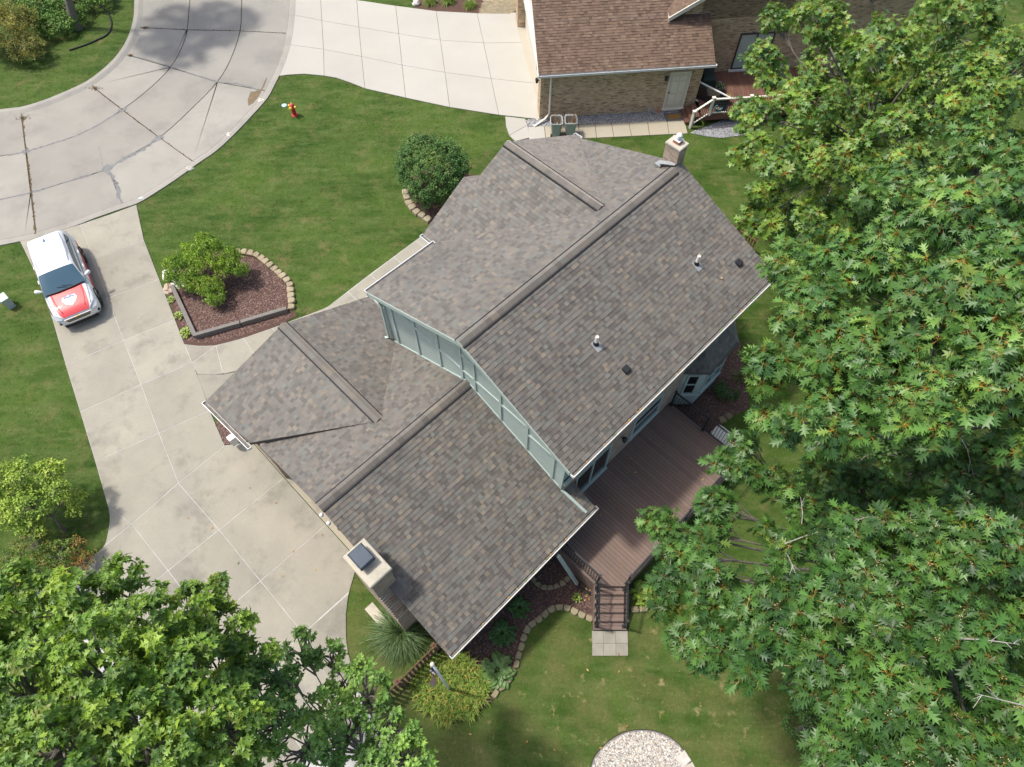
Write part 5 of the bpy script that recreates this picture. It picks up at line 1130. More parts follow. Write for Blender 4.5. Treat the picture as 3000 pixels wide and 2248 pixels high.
fence((-2.48 + .5, 3.56 + .5), (-4.3, 1.75), 1.2, 'brown picket fence between the ornamental grass and the daylilies', 'fence_wood', (.2, .655, .9), 22)
fence(Z2_ := S(1850 + 755 / 2.505, 380 + 690 / 2.505, 1.0)[:2], S(1850 + 930 / 2.505, 380 + 800 / 2.505, 1.0)[:2], 1.05, 'weathered picket fence behind the right corner of the house', 'fence_wood_old', (.15,), 9)
# generator
gp = W(13.55, -2.05); gtr = thing('generator', 'pale grey rounded standby generator beside the deck railing', 'generator', gp)
b = MB(); prof = [(-.40, .05), (-.42, .45), (-.36, .62), (-.22, .70), (.22, .70), (.36, .62), (.42, .45), (.40, .05)]; n = len(prof); vs = []
for vv, k in ((-2.62, .86), (-2.54, .97), (-2.4, 1.0), (-1.7, 1.0), (-1.56, .97), (-1.48, .86)): vs += [W(13.6 + x * k, vv, z * (.75 + .25 * k) if z > .1 else z) for x, z in prof]
b.add(vs, [(i * n + k, i * n + k + 1, (i + 1) * n + k + 1, (i + 1) * n + k) for i in range(5) for k in range(n - 1)] + [tuple(range(n)), tuple(range(6 * n - 1, 5 * n - 1, -1))]); b.build('cover', 'generator', gtr, smooth=False)
b = MB(); b.prism([W(13.1, -2.7), W(14.1, -2.7), W(14.1, -1.4), W(13.1, -1.4)], 0, .05); b.build('pad', 'cap_concrete', gtr)
b = MB(); b.box(W(13.17, -2.45, .3), .03, .2, .25, TH); b.build('louvre', 'black_plastic', gtr)
# flagpole and flag
fp = Vector((-1.98, 2.47, 0)); fl = thing('flagpole', 'white flagpole standing in the daylilies', 'flagpole', fp)
b = MB(); b.tube([fp, fp + Vector((0, 0, 5.4))], [.05, .032], 10); b.build('pole', 'decal_white', fl, smooth=True); b = MB(); b.lathe(fp + Vector((0, 0, 5.4)), [(.015, 0), (.05, .03), (.065, .08), (.05, .13), (.01, .16)], 12); b.build('ball', 'trim_cream', fl, smooth=True)
fg = thing('flag', 'limp striped flag hanging from the flagpole', 'flag', fp + Vector((0, 0, 5.2)))
def fold(i, j):                                   # hanging cloth: i along the fly, j down the hoist
    a = .6 * math.sin(i * 1.1 + .5); x = .04 + .045 * i; return fp + Vector((-.35 * x - .05 * math.sin(i * 2.1), -.95 * x * .55 + .06 * math.cos(i * 1.7), 5.2 - .085 * j - .10 * i + .01 * math.sin(i * 3 + j)))
for j in range(13):
    for part, (i0, i1) in (('canton', (0, 4)), ('stripe', (4, 10))):
        if part == 'canton' and j < 7: m_ = 'flag_blue'
        else: m_ = 'flag_red' if j % 2 == 0 else 'flag_white'
        b = MB(); vs = [fold(i, jj) for i in range(i0, i1 + 1) for jj in (j, j + 1)]; b.add(vs, [(2 * k, 2 * k + 1, 2 * k + 3, 2 * k + 2) for k in range(i1 - i0)]); b.build('canton_stripe' if part == 'canton' and j < 7 else 'stripe', m_, fg)
b = MB()
for j in range(1, 7):
    for i in range(0, 4):
        c = fold(i + .5 * (j % 2), j + .1) + Vector((-.012, -.012, .012)); b.lathe(c, [(.014, 0), (.008, .004)], 5, axis=(-.5, -.5, .7))
b.build('stars', 'flag_white', fg)
# hose and litter
b = MB(); b.tube(smoothline([Q(0, 0, x, y, .04) for x, y in ((680, 25), (740, 80), (772, 150), (765, 210), (730, 250), (680, 275), (600, 310), (480, 350))], 5), .045, 6); tag(b.build('landscape_edging', 'hose'), 'black bent edging strip round the island shrubs', 'edging')
# ------------------------------------------------------------------ leaves
def tmpl(side, mid, pet=.0, petw=.02, cup=.10, petcol=(3.0, .8, .45)):
    """a leaf from its half outline (x, y); returns verts, tris, colour multipliers"""
    k = len(side); V_ = []; C_ = []; F_ = []
    V_ += [(x, 0, -.02) for x in mid]; C_ += [(1.12, 1.12, 1.0)] * len(mid)
    for s in (1, -1):
        b = len(V_); V_ += [(x, s * y, cup * y * 1.6 - .10 * x * x) for x, y in side]; C_ += [(1, 1, 1)] * k
        def nm(x): return min(range(len(mid)), key=lambda i: abs(mid[i] - x))
        for i in range(k - 1):
            m0, m1 = nm(side[i][0]), nm(side[i + 1][0]); t = [(b + i, b + i + 1, m0)] if m0 == m1 else [(b + i, b + i + 1, m1), (b + i, m1, m0)]
            F_ += t if s < 0 else [f[::-1] for f in t]
    V_ = [(x, y, z - (.10 * x * x if i < len(mid) else 0)) for i, (x, y, z) in enumerate(V_)]
    if pet:
        b = len(V_); V_ += [(-pet, 0, .02), (.12, petw, .006), (.12, -petw, .006)]; C_ += [petcol] * 3; F_.append((b, b + 2, b + 1))
    return np.array(V_), np.array(F_), np.array(C_)
def lobed(sin_, tips, apex, pet=.32, petw=.028, petcol=(3.0, .8, .45)):
    """a deeply lobed oak leaf: a narrow body with pointed lobes between the sinuses"""
    V_ = [(0, 0, 0)]; C_ = [(1.1, 1.1, 1.0)]; F_ = []; z = lambda x, y: .09 * y - .16 * x * x
    for x, y in sin_:
        for s in (1, -1): V_.append((x, s * y, z(x, 0) - .01)); C_.append((1.08, 1.08, 1.0))
    V_.append((apex, 0, z(apex, 0))); C_.append((1, 1, 1)); k = len(sin_); ap = 2 * k + 1
    F_.append((0, 2, 1)); F_ += [f for i in range(k - 1) for f in ((1 + 2 * i, 2 + 2 * i, 4 + 2 * i), (1 + 2 * i, 4 + 2 * i, 3 + 2 * i))]; F_.append((2 * k - 1, 2 * k, ap))
    for i, (x, y) in enumerate(tips):
        for s in (1, -1):
            V_.append((x, s * y, z(x, y) + .05)); C_.append((.97, .97, .97)); j = len(V_) - 1; a_i = 1 + 2 * i + (0 if s > 0 else 1); F_.append((a_i, a_i + 2, j) if s > 0 else (a_i + 2, a_i, j))
    b = len(V_); V_ += [(-pet, 0, .02), (.12, petw, .012), (.12, -petw, .012)]; C_ += [petcol] * 3; F_.append((b, b + 2, b + 1))
    return np.array(V_), np.array(F_), np.array(C_)
OAK = lobed([(.16, .05), (.36, .09), (.58, .10), (.82, .07)], [(.34, .27), (.66, .46), (.92, .36)], 1.10)
OAKF = lobed([(.2, .07), (.5, .12), (.82, .08)], [(.46, .38), (.86, .42)], 1.10)
MAPLE = tmpl([(0, 0), (-.04, .14), (.10, .40), (.22, .22), (.42, .50), (.50, .20), (1.0, 0)], [0, .4, 1.0], .2, .02, petcol=(1.4, 1.1, .8))
OVAL = tmpl([(0, 0), (.45, .30), (1, 0)], [0, 1.0])
LANCE = tmpl([(0, 0), (.4, .14), (1, 0)], [0, 1.0])
HOSTA = tmpl([(0, 0), (.10, .28), (.35, .42), (.7, .30), (1, 0)], [0, .35, .7, 1.0], .5, .03, .12, (1.2, 1.2, .8))
def norm(a): return a / np.maximum(np.linalg.norm(a, axis=-1, keepdims=True), 1e-9)
def leaf_frames(P, A, m, size, droop=.25, el=(-.5, .55), spread=.03):
    """m leaves in a rosette round each twig end P with axis A -> origin, length, width, normal vectors"""
    n = len(P); R = RNG
    e1 = norm(np.cross(A, R.normal(size=(n, 3)))); e2 = np.cross(A, e1)
    ph = (np.arange(m)[None] * (6.2832 / m) + R.uniform(-.45, .45, (n, m)) + R.uniform(0, 6.28, (n, 1))); ee = R.uniform(el[0], el[1], (n, m))
    d = (np.cos(ph)[..., None] * e1[:, None] + np.sin(ph)[..., None] * e2[:, None]) * np.cos(ee)[..., None] + A[:, None] * np.sin(ee)[..., None]
    d[..., 2] -= droop * R.uniform(.3, 1.3, (n, m)); d = norm(d); A2 = A[:, None] + .35 * R.normal(size=(n, m, 3)); b = norm(np.cross(A2, d)); nr = np.cross(d, b)
    L = size * R.uniform(.8, 1.15, (n, 1)) * R.uniform(.6, 1.2, (n, m)); o = P[:, None] + spread * R.normal(size=(n, m, 3)) + d * (L * .25)[..., None]
    return o.reshape(-1, 3), d.reshape(-1, 3), b.reshape(-1, 3), nr.reshape(-1, 3), L.ravel()
def leaf_mesh(name, T, fr, col, m, parent=None, kind='stuff'):
    V_, F_, C_ = T; o, d, b, nr, L = fr; k = len(V_)
    W_ = o[:, None] + L[:, None, None] * (V_[None, :, 0, None] * d[:, None] + V_[None, :, 1, None] * b[:, None] + V_[None, :, 2, None] * nr[:, None])
    F2 = (np.arange(len(o))[:, None, None] * k + F_[None]).reshape(-1, 3); C2 = (col[:, None] * C_[None]).reshape(-1, 3)
    return mesh_np(name, W_.reshape(-1, 3), F2, m, parent, C2, kind)
def leaf_objects(T, fr, col, idx, m, parent):
    V_, F_, C_ = T; meshes = []; pal = col[idx]
    reps = pal[RNG.integers(0, len(pal), 10)]
    for c in reps:
        me = bpy.data.meshes.new('leaf'); me.from_pydata([tuple(v) for v in V_], [], [tuple(map(int, f)) for f in F_]); a = me.attributes.new('Col', 'FLOAT_COLOR', 'POINT'); bb = np.ones((len(V_), 4), np.float32); bb[:, :3] = C_ * c; a.data.foreach_set('color', bb.ravel()); me.materials.append(M_(m)); meshes.append(me)
    o, d, b, nr, L = fr; pl = parent.location if parent.parent is None else Vector((0, 0, 0))
    inv = Matrix.Translation(-pl)
    for i in idx:
        j = int(np.argmin(((reps - col[i]) ** 2).sum(1))); ob = bpy.data.objects.new('leaf', meshes[j]); COL.objects.link(ob); ob.parent = parent; l = float(L[i])
        ob.matrix_parent_inverse = inv
        ob.matrix_basis = Matrix(((d[i, 0] * l, b[i, 0] * l, nr[i, 0] * l, o[i, 0]), (d[i, 1] * l, b[i, 1] * l, nr[i, 1] * l, o[i, 1]), (d[i, 2] * l, b[i, 2] * l, nr[i, 2] * l, o[i, 2]), (0, 0, 0, 1)))
def sel(fr, mask): return tuple(a[mask] for a in fr)
def lobes_points(lobes, dens, zmin=-.45, rin=.72, clump=.42):
    """twig ends through the outer skin of a crown made of overlapping lobes"""
    P = []; A = []; C = np.array([l[0] for l in lobes]); Rr = np.array([l[1] for l in lobes])
    for i, (c, r) in enumerate(lobes):
        c = np.array(c); r = np.array(r); n = int(dens * (r[0] * r[1] + r[0] * r[2] + r[1] * r[2]) / 3); d = norm(RNG.normal(size=(n, 3))); d = d[(d[:, 2] > zmin) | (RNG.random(n) < .15)]
        bump_ = 1 + .16 * np.sin(d[:, 0] * 5 + i) * np.cos(d[:, 1] * 4 - i) + .10 * np.sin(d[:, 2] * 9 + 2 * i)
        p = c + d * r * (RNG.uniform(rin, 1.0, (len(d), 1)) * bump_[:, None]); keep = np.ones(len(p), bool)
        for j in range(len(lobes)):
            if j != i: keep &= (((p - C[j]) / Rr[j]) ** 2).sum(1) > .5
        p = p[keep]; k_ = max(3, len(p) // 9); cs = p[RNG.choice(len(p), min(k_, len(p)), replace=False)]      # twig ends gather into sprays
        if clump and len(p) > 12:
            near = cs[np.argmin(((p[:, None] - cs[None]) ** 2).sum(2), 1)]; p = p + (near - p) * np.array([clump, clump, clump * .75]) * RNG.uniform(.5, 1.2, (len(p), 1))
        P.append(p); A.append(norm(d[keep] * .55 + np.array([0, 0, .75]) + .28 * RNG.normal(size=(keep.sum(), 3))))
    return np.concatenate(P), np.concatenate(A)
def tint(n, pal, per, jit=.14):
    c = np.array([q[0] for q in pal]); w_ = np.array([q[1] for q in pal], float); w_ /= w_.sum(); k = RNG.choice(len(c), n, p=w_)
    col = c[k] * RNG.uniform(.8, 1.22, (n, 1)); col = np.repeat(col, per, 0); return col * RNG.uniform(1 - jit, 1 + jit, (len(col), 1))
def branches(base, lobes, P, parent, r0, twig_n, fork=.55, m='bark', name='trunk', lean=(0, 0), twigr=.012):
    base = Vector(base); cen = sum((Vector(l[0]) for l in lobes), Vector()) / len(lobes); b = MB(); H = cen.z
    fk = Vector((base.x + (cen.x - base.x) * .35 + lean[0], base.y + (cen.y - base.y) * .35 + lean[1], H * fork))
    tr = [base - Vector((0, 0, .1)), base + Vector((0, 0, .25)), base.lerp(fk, .5) + Vector((random.uniform(-.1, .1), random.uniform(-.1, .1), 0)), fk]
    b.tube(smoothline(tr, 4), [r0 * (1.35 - .75 * i / 12) if i else r0 * 1.6 for i in range(13)], 10)
    ends = []
    for c, r in lobes:
        c = Vector(c); e = c + Vector((0, 0, -r[2] * .2)); mid = fk.lerp(e, .5) + Vector((random.uniform(-.3, .3), random.uniform(-.3, .3), random.uniform(-.2, .4))); ln = smoothline([fk, mid, e], 5)
        b.tube(ln, [max(.012, r0 * .2 * (1 - .85 * i / 10)) for i in range(len(ln))], 7); ends.append((e, mid))
    b.build(name, m, parent, smooth=True)
    tw = MB(); C = np.array([tuple(e[0]) for e in ends])
    for i in RNG.choice(len(P), min(twig_n, len(P)), replace=False):
        p = Vector(P[i]); j = int(np.argmin(((C - P[i]) ** 2).sum(1))); s = Vector(C[j]).lerp(Vector(ends[j][1]), random.random() * .5); md = s.lerp(p, .55) + Vector((random.uniform(-.12, .12), random.uniform(-.12, .12), random.uniform(-.15, .1))); tw.tube([s, md, p], [twigr * 2.2, twigr * 1.4, twigr * .6], 4, cap=False)
    tw.build('branches', 'twig', parent, kind='stuff')
def sph(px, py, z, r, f=.8): p = S(px, py, z); return ((p.x, p.y, p.z), (r, r, r * f))
def tree(name, label, cat, base, lobes, T, dens, m, size, pal, r0, twigs, mname='leaf', single=300, group=None, clump=.42, droop=.25, rin=.72, zmin=-.45, el=(-.5, .55), fork=.55, twigr=.012, spread=.03):
    t = thing(name, label, cat, base, group); P, A = lobes_points(lobes, dens, zmin, rin, clump); branches(base, lobes, P, t, r0, twigs, fork, twigr=twigr)
    fr = leaf_frames(P, A, m, size, droop, el, spread); col = tint(len(P), pal, m)
    ph_ = RNG.uniform(0, 6.28, 6); q_ = fr[0]; dr = np.sin(q_[:, 0] * 2.1 + ph_[0]) * np.sin(q_[:, 1] * 1.9 + ph_[1]) + .6 * np.sin(q_[:, 0] * 4.3 + q_[:, 2] * 3 + ph_[2]) * np.sin(q_[:, 1] * 4.7 + ph_[3]); col = col * (1 + .13 * dr[:, None] * np.array([1.5, 1.0, .6]))      # sprays drift from fresh to dark green
    order = np.argsort(((fr[0] - np.array(CAMP)) ** 2).sum(1)); idx = order[:single * 4]; idx = RNG.choice(idx, min(single, len(idx)), replace=False) if single else np.array([], int); mask = np.ones(len(fr[0]), bool); mask[idx] = False
    cr = leaf_mesh('crown', T, sel(fr, mask), col[mask], mname, t)
    if single: leaf_objects(T, fr, col, idx, mname, cr)
    return t, P, A
OAKC = [((0.105, 0.216, 0.046), 30), ((0.074, 0.166, 0.042), 30), ((0.149, 0.265, 0.055), 20), ((0.052, 0.122, 0.034), 14), ((0.171, 0.246, 0.046), 3)]
A_l = [sph(2270, 1090, 12, .62), sph(2390, 930, 12.6, .85), sph(2330, 770, 11.6, .75), sph(2560, 1030, 13.3, .9), sph(2560, 760, 13, .95), sph(2780, 900, 13.9, 1.05), sph(2800, 640, 13.2, 1.0), sph(2470, 1230, 12.4, .75), sph(2700, 1190, 13.4, .85), sph(2930, 1080, 13.8, .95), sph(2290, 1240, 11.2, .5), sph(3000, 560, 13.0, 1.1), sph(3100, 850, 13.8, 1.2), sph(2620, 560, 12.2, .9), sph(2870, 430, 12, .9), sph(3120, 1250, 13.0, 1.0), sph(2940, 740, 13.5, .8), sph(2420, 1080, 12.4, .6)]
tA = tree('oak_tree', 'tall near oak whose large glossy leaves cover the right of the picture', 'tree', (13.6, 8.2, 0), A_l, OAK, 225, 10, .25, OAKC, .30, 500, droop=.5, el=(-.5, .4), rin=.4, clump=.42)
B_l = [sph(1925, 1545, 9.3, .52), sph(2010, 1620, 9.8, .6), sph(2100, 1480, 9.4, .5), sph(2130, 1360, 9.6, .4), sph(2180, 1300, 9.9, .38), sph(1960, 1730, 9.8, .5), sph(2110, 1720, 10.5, .65), sph(2060, 1880, 10.6, .6), sph(2260, 1830, 11.2, .8), sph(2190, 1940, 11, .45), sph(2430, 1780, 11.6, .8), sph(2390, 1960, 11.4, .6), sph(2500, 1580, 11.4, .75), sph(2330, 1600, 10.2, .4), sph(2700, 1580, 12.2, .85), sph(2900, 1600, 12.4, .9), sph(2620, 1880, 11.9, .85), sph(2830, 1850, 12.3, .85), sph(2520, 2080, 11.6, .75), sph(2720, 2120, 12.1, .85), sph(2960, 2080, 12.3, .75), sph(2900, 2260, 12.2, .8), sph(2460, 2230, 11.4, .6), sph(3080, 1850, 12, .9), sph(2650, 2290, 11.8, .7), sph(2080, 1560, 9.2, .45), sph(2590, 1720, 12.0, .8), sph(2500, 1690, 11.4, .6), sph(2280, 1430, 9.6, .45), sph(2360, 1500, 9.4, .4), sph(2250, 1560, 9.2, .3), sph(2300, 1690, 10, .5), sph(2200, 1390, 9.8, .35), sph(2400, 1400, 8.5, .7), sph(2520, 1440, 8, .9), sph(2760, 1420, 8.5, 1.2), sph(2960, 1400, 9, 1.2), sph(2620, 1500, 7, 1.0), sph(2900, 2020, 8, 1.2), sph(2600, 2000, 8, 1.2), sph(2450, 1850, 8, 1.0)]
OAKB = [((0.071, 0.163, 0.032), 34), ((0.053, 0.124, 0.028), 30), ((0.094, 0.194, 0.040), 18), ((0.036, 0.089, 0.024), 14), ((0.127, 0.192, 0.035), 3)]
tB, PB, AB = tree('oak_tree', 'oak with acorns and open twigs reaching over the deck at the lower right', 'tree', (12.5, 5.2, 0), B_l, OAK, 200, 10, .225, OAKB, .34, 900, twigr=.010, droop=.4, rin=.4, clump=.42)
C_l = [sph(2240, 170, 7.2, .9), sph(2390, 60, 8.2, 1.3), sph(2230, 340, 6.6, .85), sph(2380, 300, 8.2, 1.3), sph(2300, 500, 6.8, 1.0), sph(2480, 470, 8.6, 1.2), sph(2240, 640, 5.6, .75), sph(2290, 760, 5.4, .6), sph(2600, 150, 9, 1.5), sph(2640, 400, 9.4, 1.3), sph(2820, 60, 9.2, 1.6), sph(2850, 280, 9.6, 1.4), sph(2980, 200, 9.6, 1.5), sph(2560, -130, 8.8, 1.6), sph(2850, -180, 9, 1.7), sph(2330, -80, 7.6, 1.1), sph(3150, 0, 9.4, 1.7), sph(2400, 640, 6.6, .9), sph(2230, 430, 6.4, .7), sph(2190, 320, 6.3, .6), sph(2185, 450, 6.2, .6), sph(2240, 560, 6.2, .6), sph(2270, 60, 6.8, .8), sph(2200, 620, 5.6, .45), sph(2260, 230, 5.2, .8), sph(2380, 380, 4.6, 1.5), sph(2560, 320, 5, 1.9), sph(2760, 260, 5.2, 2.0), sph(2470, 560, 4.6, 1.5), sph(2330, 640, 4.0, 1.1), sph(2920, 220, 5.4, 2.0), sph(2440, 180, 5, 1.6), sph(2450, 760, 4.5, 1.5), sph(2700, 500, 6, 1.6), sph(2900, 450, 6, 1.7)]
OAKT = [((0.149, 0.255, 0.039), 30), ((0.103, 0.195, 0.039), 28), ((0.195, 0.293, 0.055), 18), ((0.057, 0.131, 0.034), 16), ((0.159, 0.242, 0.049), 3)]
tree('oak_tree', 'yellowish green oak beside the neighbour\'s deck at the upper right', 'tree', (16.5, 24.5, 0), C_l, OAKF, 105, 9, .26, OAKT, .32, 700, single=300, rin=.55, droop=.4)
# grey dead twigs standing out of the lower oak
mat('dead_twig', (.42, .40, .37), .95, col2=(.28, .26, .24), vscale=9)
dt = MB()
for i in RNG.choice(len(PB), 12, replace=False):
    p = Vector(PB[i]) + Vector((0, 0, .12)); a = random.random() * 6.28; dd = Vector((math.cos(a), math.sin(a), random.uniform(-.1, .25))); l = random.uniform(.3, .75); e = p + dd * l + Vector((0, 0, .05)); dt.tube([p - dd * l * .5 - Vector((0, 0, .15)), p, e], [.012, .009, .004], 4, cap=False)
    for k in range(4):
        t = random.uniform(.2, .9); s_ = p.lerp(e, t); a2 = a + random.choice((-1, 1)) * random.uniform(.4, .9); dt.tube([s_, s_ + Vector((math.cos(a2), math.sin(a2), random.uniform(-.2, .3))) * l * random.uniform(.2, .5)], [.006, .003], 3, cap=False)
dt.build('dead_twigs', 'dead_twig', tB, kind='stuff')
# acorns on the lower oak
T_ = np.array([(1, 0, 0), (-1, 0, 0), (0, 1, 0), (0, -1, 0), (0, 0, 1), (0, 0, -1)], float); TF = np.array([(0, 2, 4), (2, 1, 4), (1, 3, 4), (3, 0, 4), (2, 0, 5), (1, 2, 5), (3, 1, 5), (0, 3, 5)])
k = RNG.choice(len(PB), min(420, len(PB)), replace=False); ac = np.repeat(PB[k], 5, 0) + RNG.normal(size=(len(k) * 5, 3)) * .035 + np.array([0, 0, .03])
mesh_np('acorns', (ac[:, None] + T_[None] * .013).reshape(-1, 3), (np.arange(len(ac))[:, None, None] * 6 + TF).reshape(-1, 3), 'petal', tB, np.tile((.52, .44, .26), (len(ac) * 6, 1)), 'stuff')
MAPC = [((0.180, 0.299, 0.047), 34), ((0.133, 0.237, 0.042), 30), ((0.250, 0.369, 0.052), 22), ((0.078, 0.153, 0.031), 12), ((0.196, 0.258, 0.044), 3)]
M_l = [sph(60, 1760, 11.2, .8), sph(230, 1770, 11.8, .8), sph(350, 1700, 11.2, .5), sph(430, 1830, 12.2, .75), sph(570, 1770, 11.2, .45), sph(660, 1840, 10.8, .5), sph(300, 1960, 12.8, .95), sph(560, 1980, 12.3, .8), sph(740, 1930, 10.4, .45), sph(70, 2020, 12.8, .9), sph(150, 2190, 13, .95), sph(420, 2180, 12.6, .9), sph(670, 2140, 12, .75), sph(-60, 1880, 12, .9), sph(-40, 2200, 12.6, .9), sph(300, 2330, 12.4, .9), sph(600, 2310, 12, .8)]
tM = tree('maple_tree', 'bright green maple filling the lower left corner', 'tree', (-8.6, -1.2, 0), M_l + [sph(640, 1730, 11, .4), sph(560, 1900, 11.5, .6)] + [sph(x, y, z - 2.0, r) for x, y, z, r in ((200, 1850, 11.5, 1.0), (450, 1950, 11.5, 1.0), (150, 2100, 12, 1.1), (420, 2200, 12, 1.1), (640, 1960, 11, .7), (650, 2200, 11.5, .9))], MAPLE, 330, 9, .128, MAPC, .25, 500, droop=.3, rin=.45, clump=.5)
M2 = [sph(880, 1900, 8.4, .42), sph(960, 1920, 8.2, .36), sph(1000, 1990, 8.6, .34), sph(1080, 2040, 8.8, .55), sph(1000, 2150, 9.2, .6), sph(1150, 2160, 9, .55), sph(1200, 2230, 9.2, .5), sph(880, 2190, 10, .65), sph(1090, 2290, 9.4, .6), sph(780, 2110, 10.4, .5), sph(850, 1985, 8.5, .3), sph(1060, 1950, 8.2, .25)]
tree('maple_tree', 'smaller leaved maple beside it near the daylily bed', 'tree', (-3.6, .1, 0), M2 + [sph(780, 1965, 9.8, .42), sph(720, 2050, 10.6, .55), sph(800, 2065, 9.8, .42), sph(930, 2060, 9, .3)], MAPLE, 420, 9, .102, [((.19, .34, .075), 34), ((.145, .27, .065), 34), ((.24, .39, .085), 22), ((.09, .17, .05), 10)], .16, 300, droop=.3)

# ------------------------------------------------------------------ shrubs and small trees
def shrub(name, label, cat, base, lobes, T, dens, m, size, pal, mname='leaf_dull', r0=.05, twigs=40, **kw): return tree(name, label, cat, base, lobes, T, dens, m, size, pal, r0, twigs, mname, single=0, **kw)
p = S(1278, 560, 0)
shrub('round_shrub', 'large round dark green bush at the front of the house', 'shrub', p, [((p.x, p.y, 1.35), (1.65, 1.65, 1.4)), ((p.x - .5, p.y + .3, 1.8), (1.15, 1.1, 1.0)), ((p.x + .6, p.y - .1, 1.6), (1.1, 1.1, 1.05)), ((p.x + .1, p.y - .6, 1.1), (1.3, 1.1, 1.05))], OVAL, 1000, 8, .095, [((.09, .18, .055), 40), ((.125, .22, .07), 30), ((.06, .125, .04), 20), ((.20, .27, .10), 10)], fork=.3, el=(-.2, .9), rin=.7, twigs=10)
p = a_(1470, 560); wl_ = [((p.x + dx * 1.25, p.y + dy * 1.25, z), (rx, ry, rz_)) for dx, dy, z, rx, ry, rz_ in ((.05, .2, 1.55, .8, .7, .45), (-.75, .25, 1.25, .65, .5, .45), (-1.0, -.2, 1.0, .45, .4, .45), (.75, .15, 1.15, .7, .5, .5), (.25, -.5, .85, .75, .5, .55), (-.3, -.4, .95, .65, .5, .6), (.2, .8, 1.5, .7, .45, .4), (.9, .6, 1.2, .5, .4, .4), (-.5, .8, 1.3, .5, .4, .4), (-.1, 1.15, 1.5, .5, .3, .3), (1.2, .15, .95, .45, .35, .4), (-1.25, .35, 1.0, .35, .3, .35), (.5, -.95, .6, .45, .3, .4))]
shrub('weeping_tree', 'small weeping tree with drooping branches in the mulch bed', 'tree', p, wl_, LANCE, 1150, 8, .15, [((.26, .39, .07), 36), ((.32, .46, .10), 30), ((.18, .29, .06), 22), ((.36, .43, .13), 12)], droop=1.3, el=(-.9, .2), r0=.06, twigs=260, rin=.35, twigr=.009, clump=.35)
p = b_(455, 715); sl_ = [sph(60, 1400, 2.0, .75), sph(145, 1380, 2.0, .55), sph(85, 1480, 1.8, .75), sph(165, 1440, 1.9, .5), sph(20, 1500, 1.7, .75), sph(218, 1465, 1.2, .36), sph(222, 1495, 1.1, .3), sph(-40, 1420, 2.0, .9), sph(90, 1545, 1.4, .45)]
sm = shrub('small_tree', 'thin yellow green tree on the left lawn beside the apron', 'tree', p, sl_, OVAL, 520, 7, .12, [((.30, .41, .07), 36), ((.23, .34, .06), 34), ((.36, .45, .10), 20), ((.14, .21, .04), 10)], r0=.06, twigs=120, fork=.5, rin=.5, twigr=.01)
p = S(130, 1650); shrub('red_tinged_shrub', 'wild green shrub between the small tree and the big maple', 'shrub', p, [sph(100, 1600, 1.0, .75), sph(175, 1625, 1.0, .6), sph(50, 1650, 1.0, .8), sph(120, 1690, 1.2, .8)], OVAL, 520, 7, .085, [((.14, .21, .045), 40), ((.10, .16, .04), 30), ((.22, .25, .06), 20), ((.28, .17, .05), 10)], rin=.5)
p = S(240, 1650); shrub('red_tinged_shrub', 'orange red twiggy shrub at the curved edge of the apron', 'shrub', p, [sph(225, 1595, .8, .42), sph(245, 1640, .7, .45), sph(205, 1670, .8, .45)], OVAL, 480, 7, .07, [((.34, .15, .045), 40), ((.26, .18, .05), 30), ((.16, .20, .045), 30)], rin=.45)
i_ = lambda x, y: Q(0, 0, x, y)
p = i_(330, 190); shrub('island_shrub', 'dense leafy green shrubs under the street tree', 'shrub', p, [((p.x, p.y + .6, .7), (1.4, 1.1, .7)), ((p.x + 1.3, p.y + .9, .6), (1.1, 1.0, .6)), ((p.x + 1.0, p.y - .5, .55), (1.1, .9, .6)), ((p.x - 1.2, p.y + 1.6, .8), (1.2, 1.0, .7)), ((p.x + 2.3, p.y + 2.2, .7), (1.1, .9, .7))], OVAL, 380, 6, .16, [((.14, .25, .06), 40), ((.095, .18, .045), 34), ((.20, .31, .08), 26)])
p = i_(120, 380); shrub('island_shrub', 'feathery olive green shrub at the upper left edge', 'shrub', p, [((p.x, p.y, 1.1), (1.5, 1.2, 1.0)), ((p.x + 1.0, p.y - .5, .8), (1.2, .9, .7)), ((p.x - 1.0, p.y + .8, 1.4), (1.3, 1.1, 1.0)), ((p.x + .2, p.y + 1.3, 1.2), (1.3, 1.0, .9))], LANCE, 560, 8, .16, [((.27, .26, .08), 40), ((.19, .20, .065), 34), ((.36, .34, .13), 20), ((.11, .13, .04), 6)], rin=.5, el=(-.1, 1.2))
p = S(228, 84); c0 = S(545, 110) - Vector((SHADOW.x * 8, SHADOW.y * 8, 0)); st_l = [((c0.x + dx, c0.y + dy, 8 + dz), (r, r, r * .8)) for dx, dy, dz, r in ((0, -.2, 0, 1.8), (1.8, .4, -.3, 1.5), (-1.2, 1.6, .4, 1.6), (1.2, 2.0, .6, 1.6), (.6, -1.8, -.6, 1.3), (2.6, 1.6, 0, 1.3), (-1.2, -.6, 0, 1.3))]
tree('street_tree', 'street tree trunk in the island whose crown shades the road', 'tree', p, st_l, OVAL, 220, 8, .22, [((.08, .16, .04), 1)], .22, 60, 'leaf_dull', 0)
for i, (px_, l, rr) in enumerate((((2310, 2130), 'low dark hedge shrub at the edge of the back lawn under the oak', .7), ((2290, 2000), 'dark leafy shrub at the right end of the back lawn', .5), ((2390, 2220), 'bright green hedge shrub in the lower right of the lawn', .75))):
    p = S(*px_, .4); shrub('hedge_shrub', l, 'shrub', (p.x + .5, p.y, 0), [((p.x + .5, p.y, .7), (rr, rr, .65)), ((p.x + 1.2, p.y + .3, .8), (rr, rr, .7)), ((p.x + .9, p.y - .6, .6), (rr, rr, .6))], OVAL, 420, 6, .10, [((.07, .15, .035), 40), ((.05, .11, .03), 30), ((.11, .20, .045), 30)] if i != 1 else [((.04, .095, .03), 50), ((.06, .13, .035), 50)])
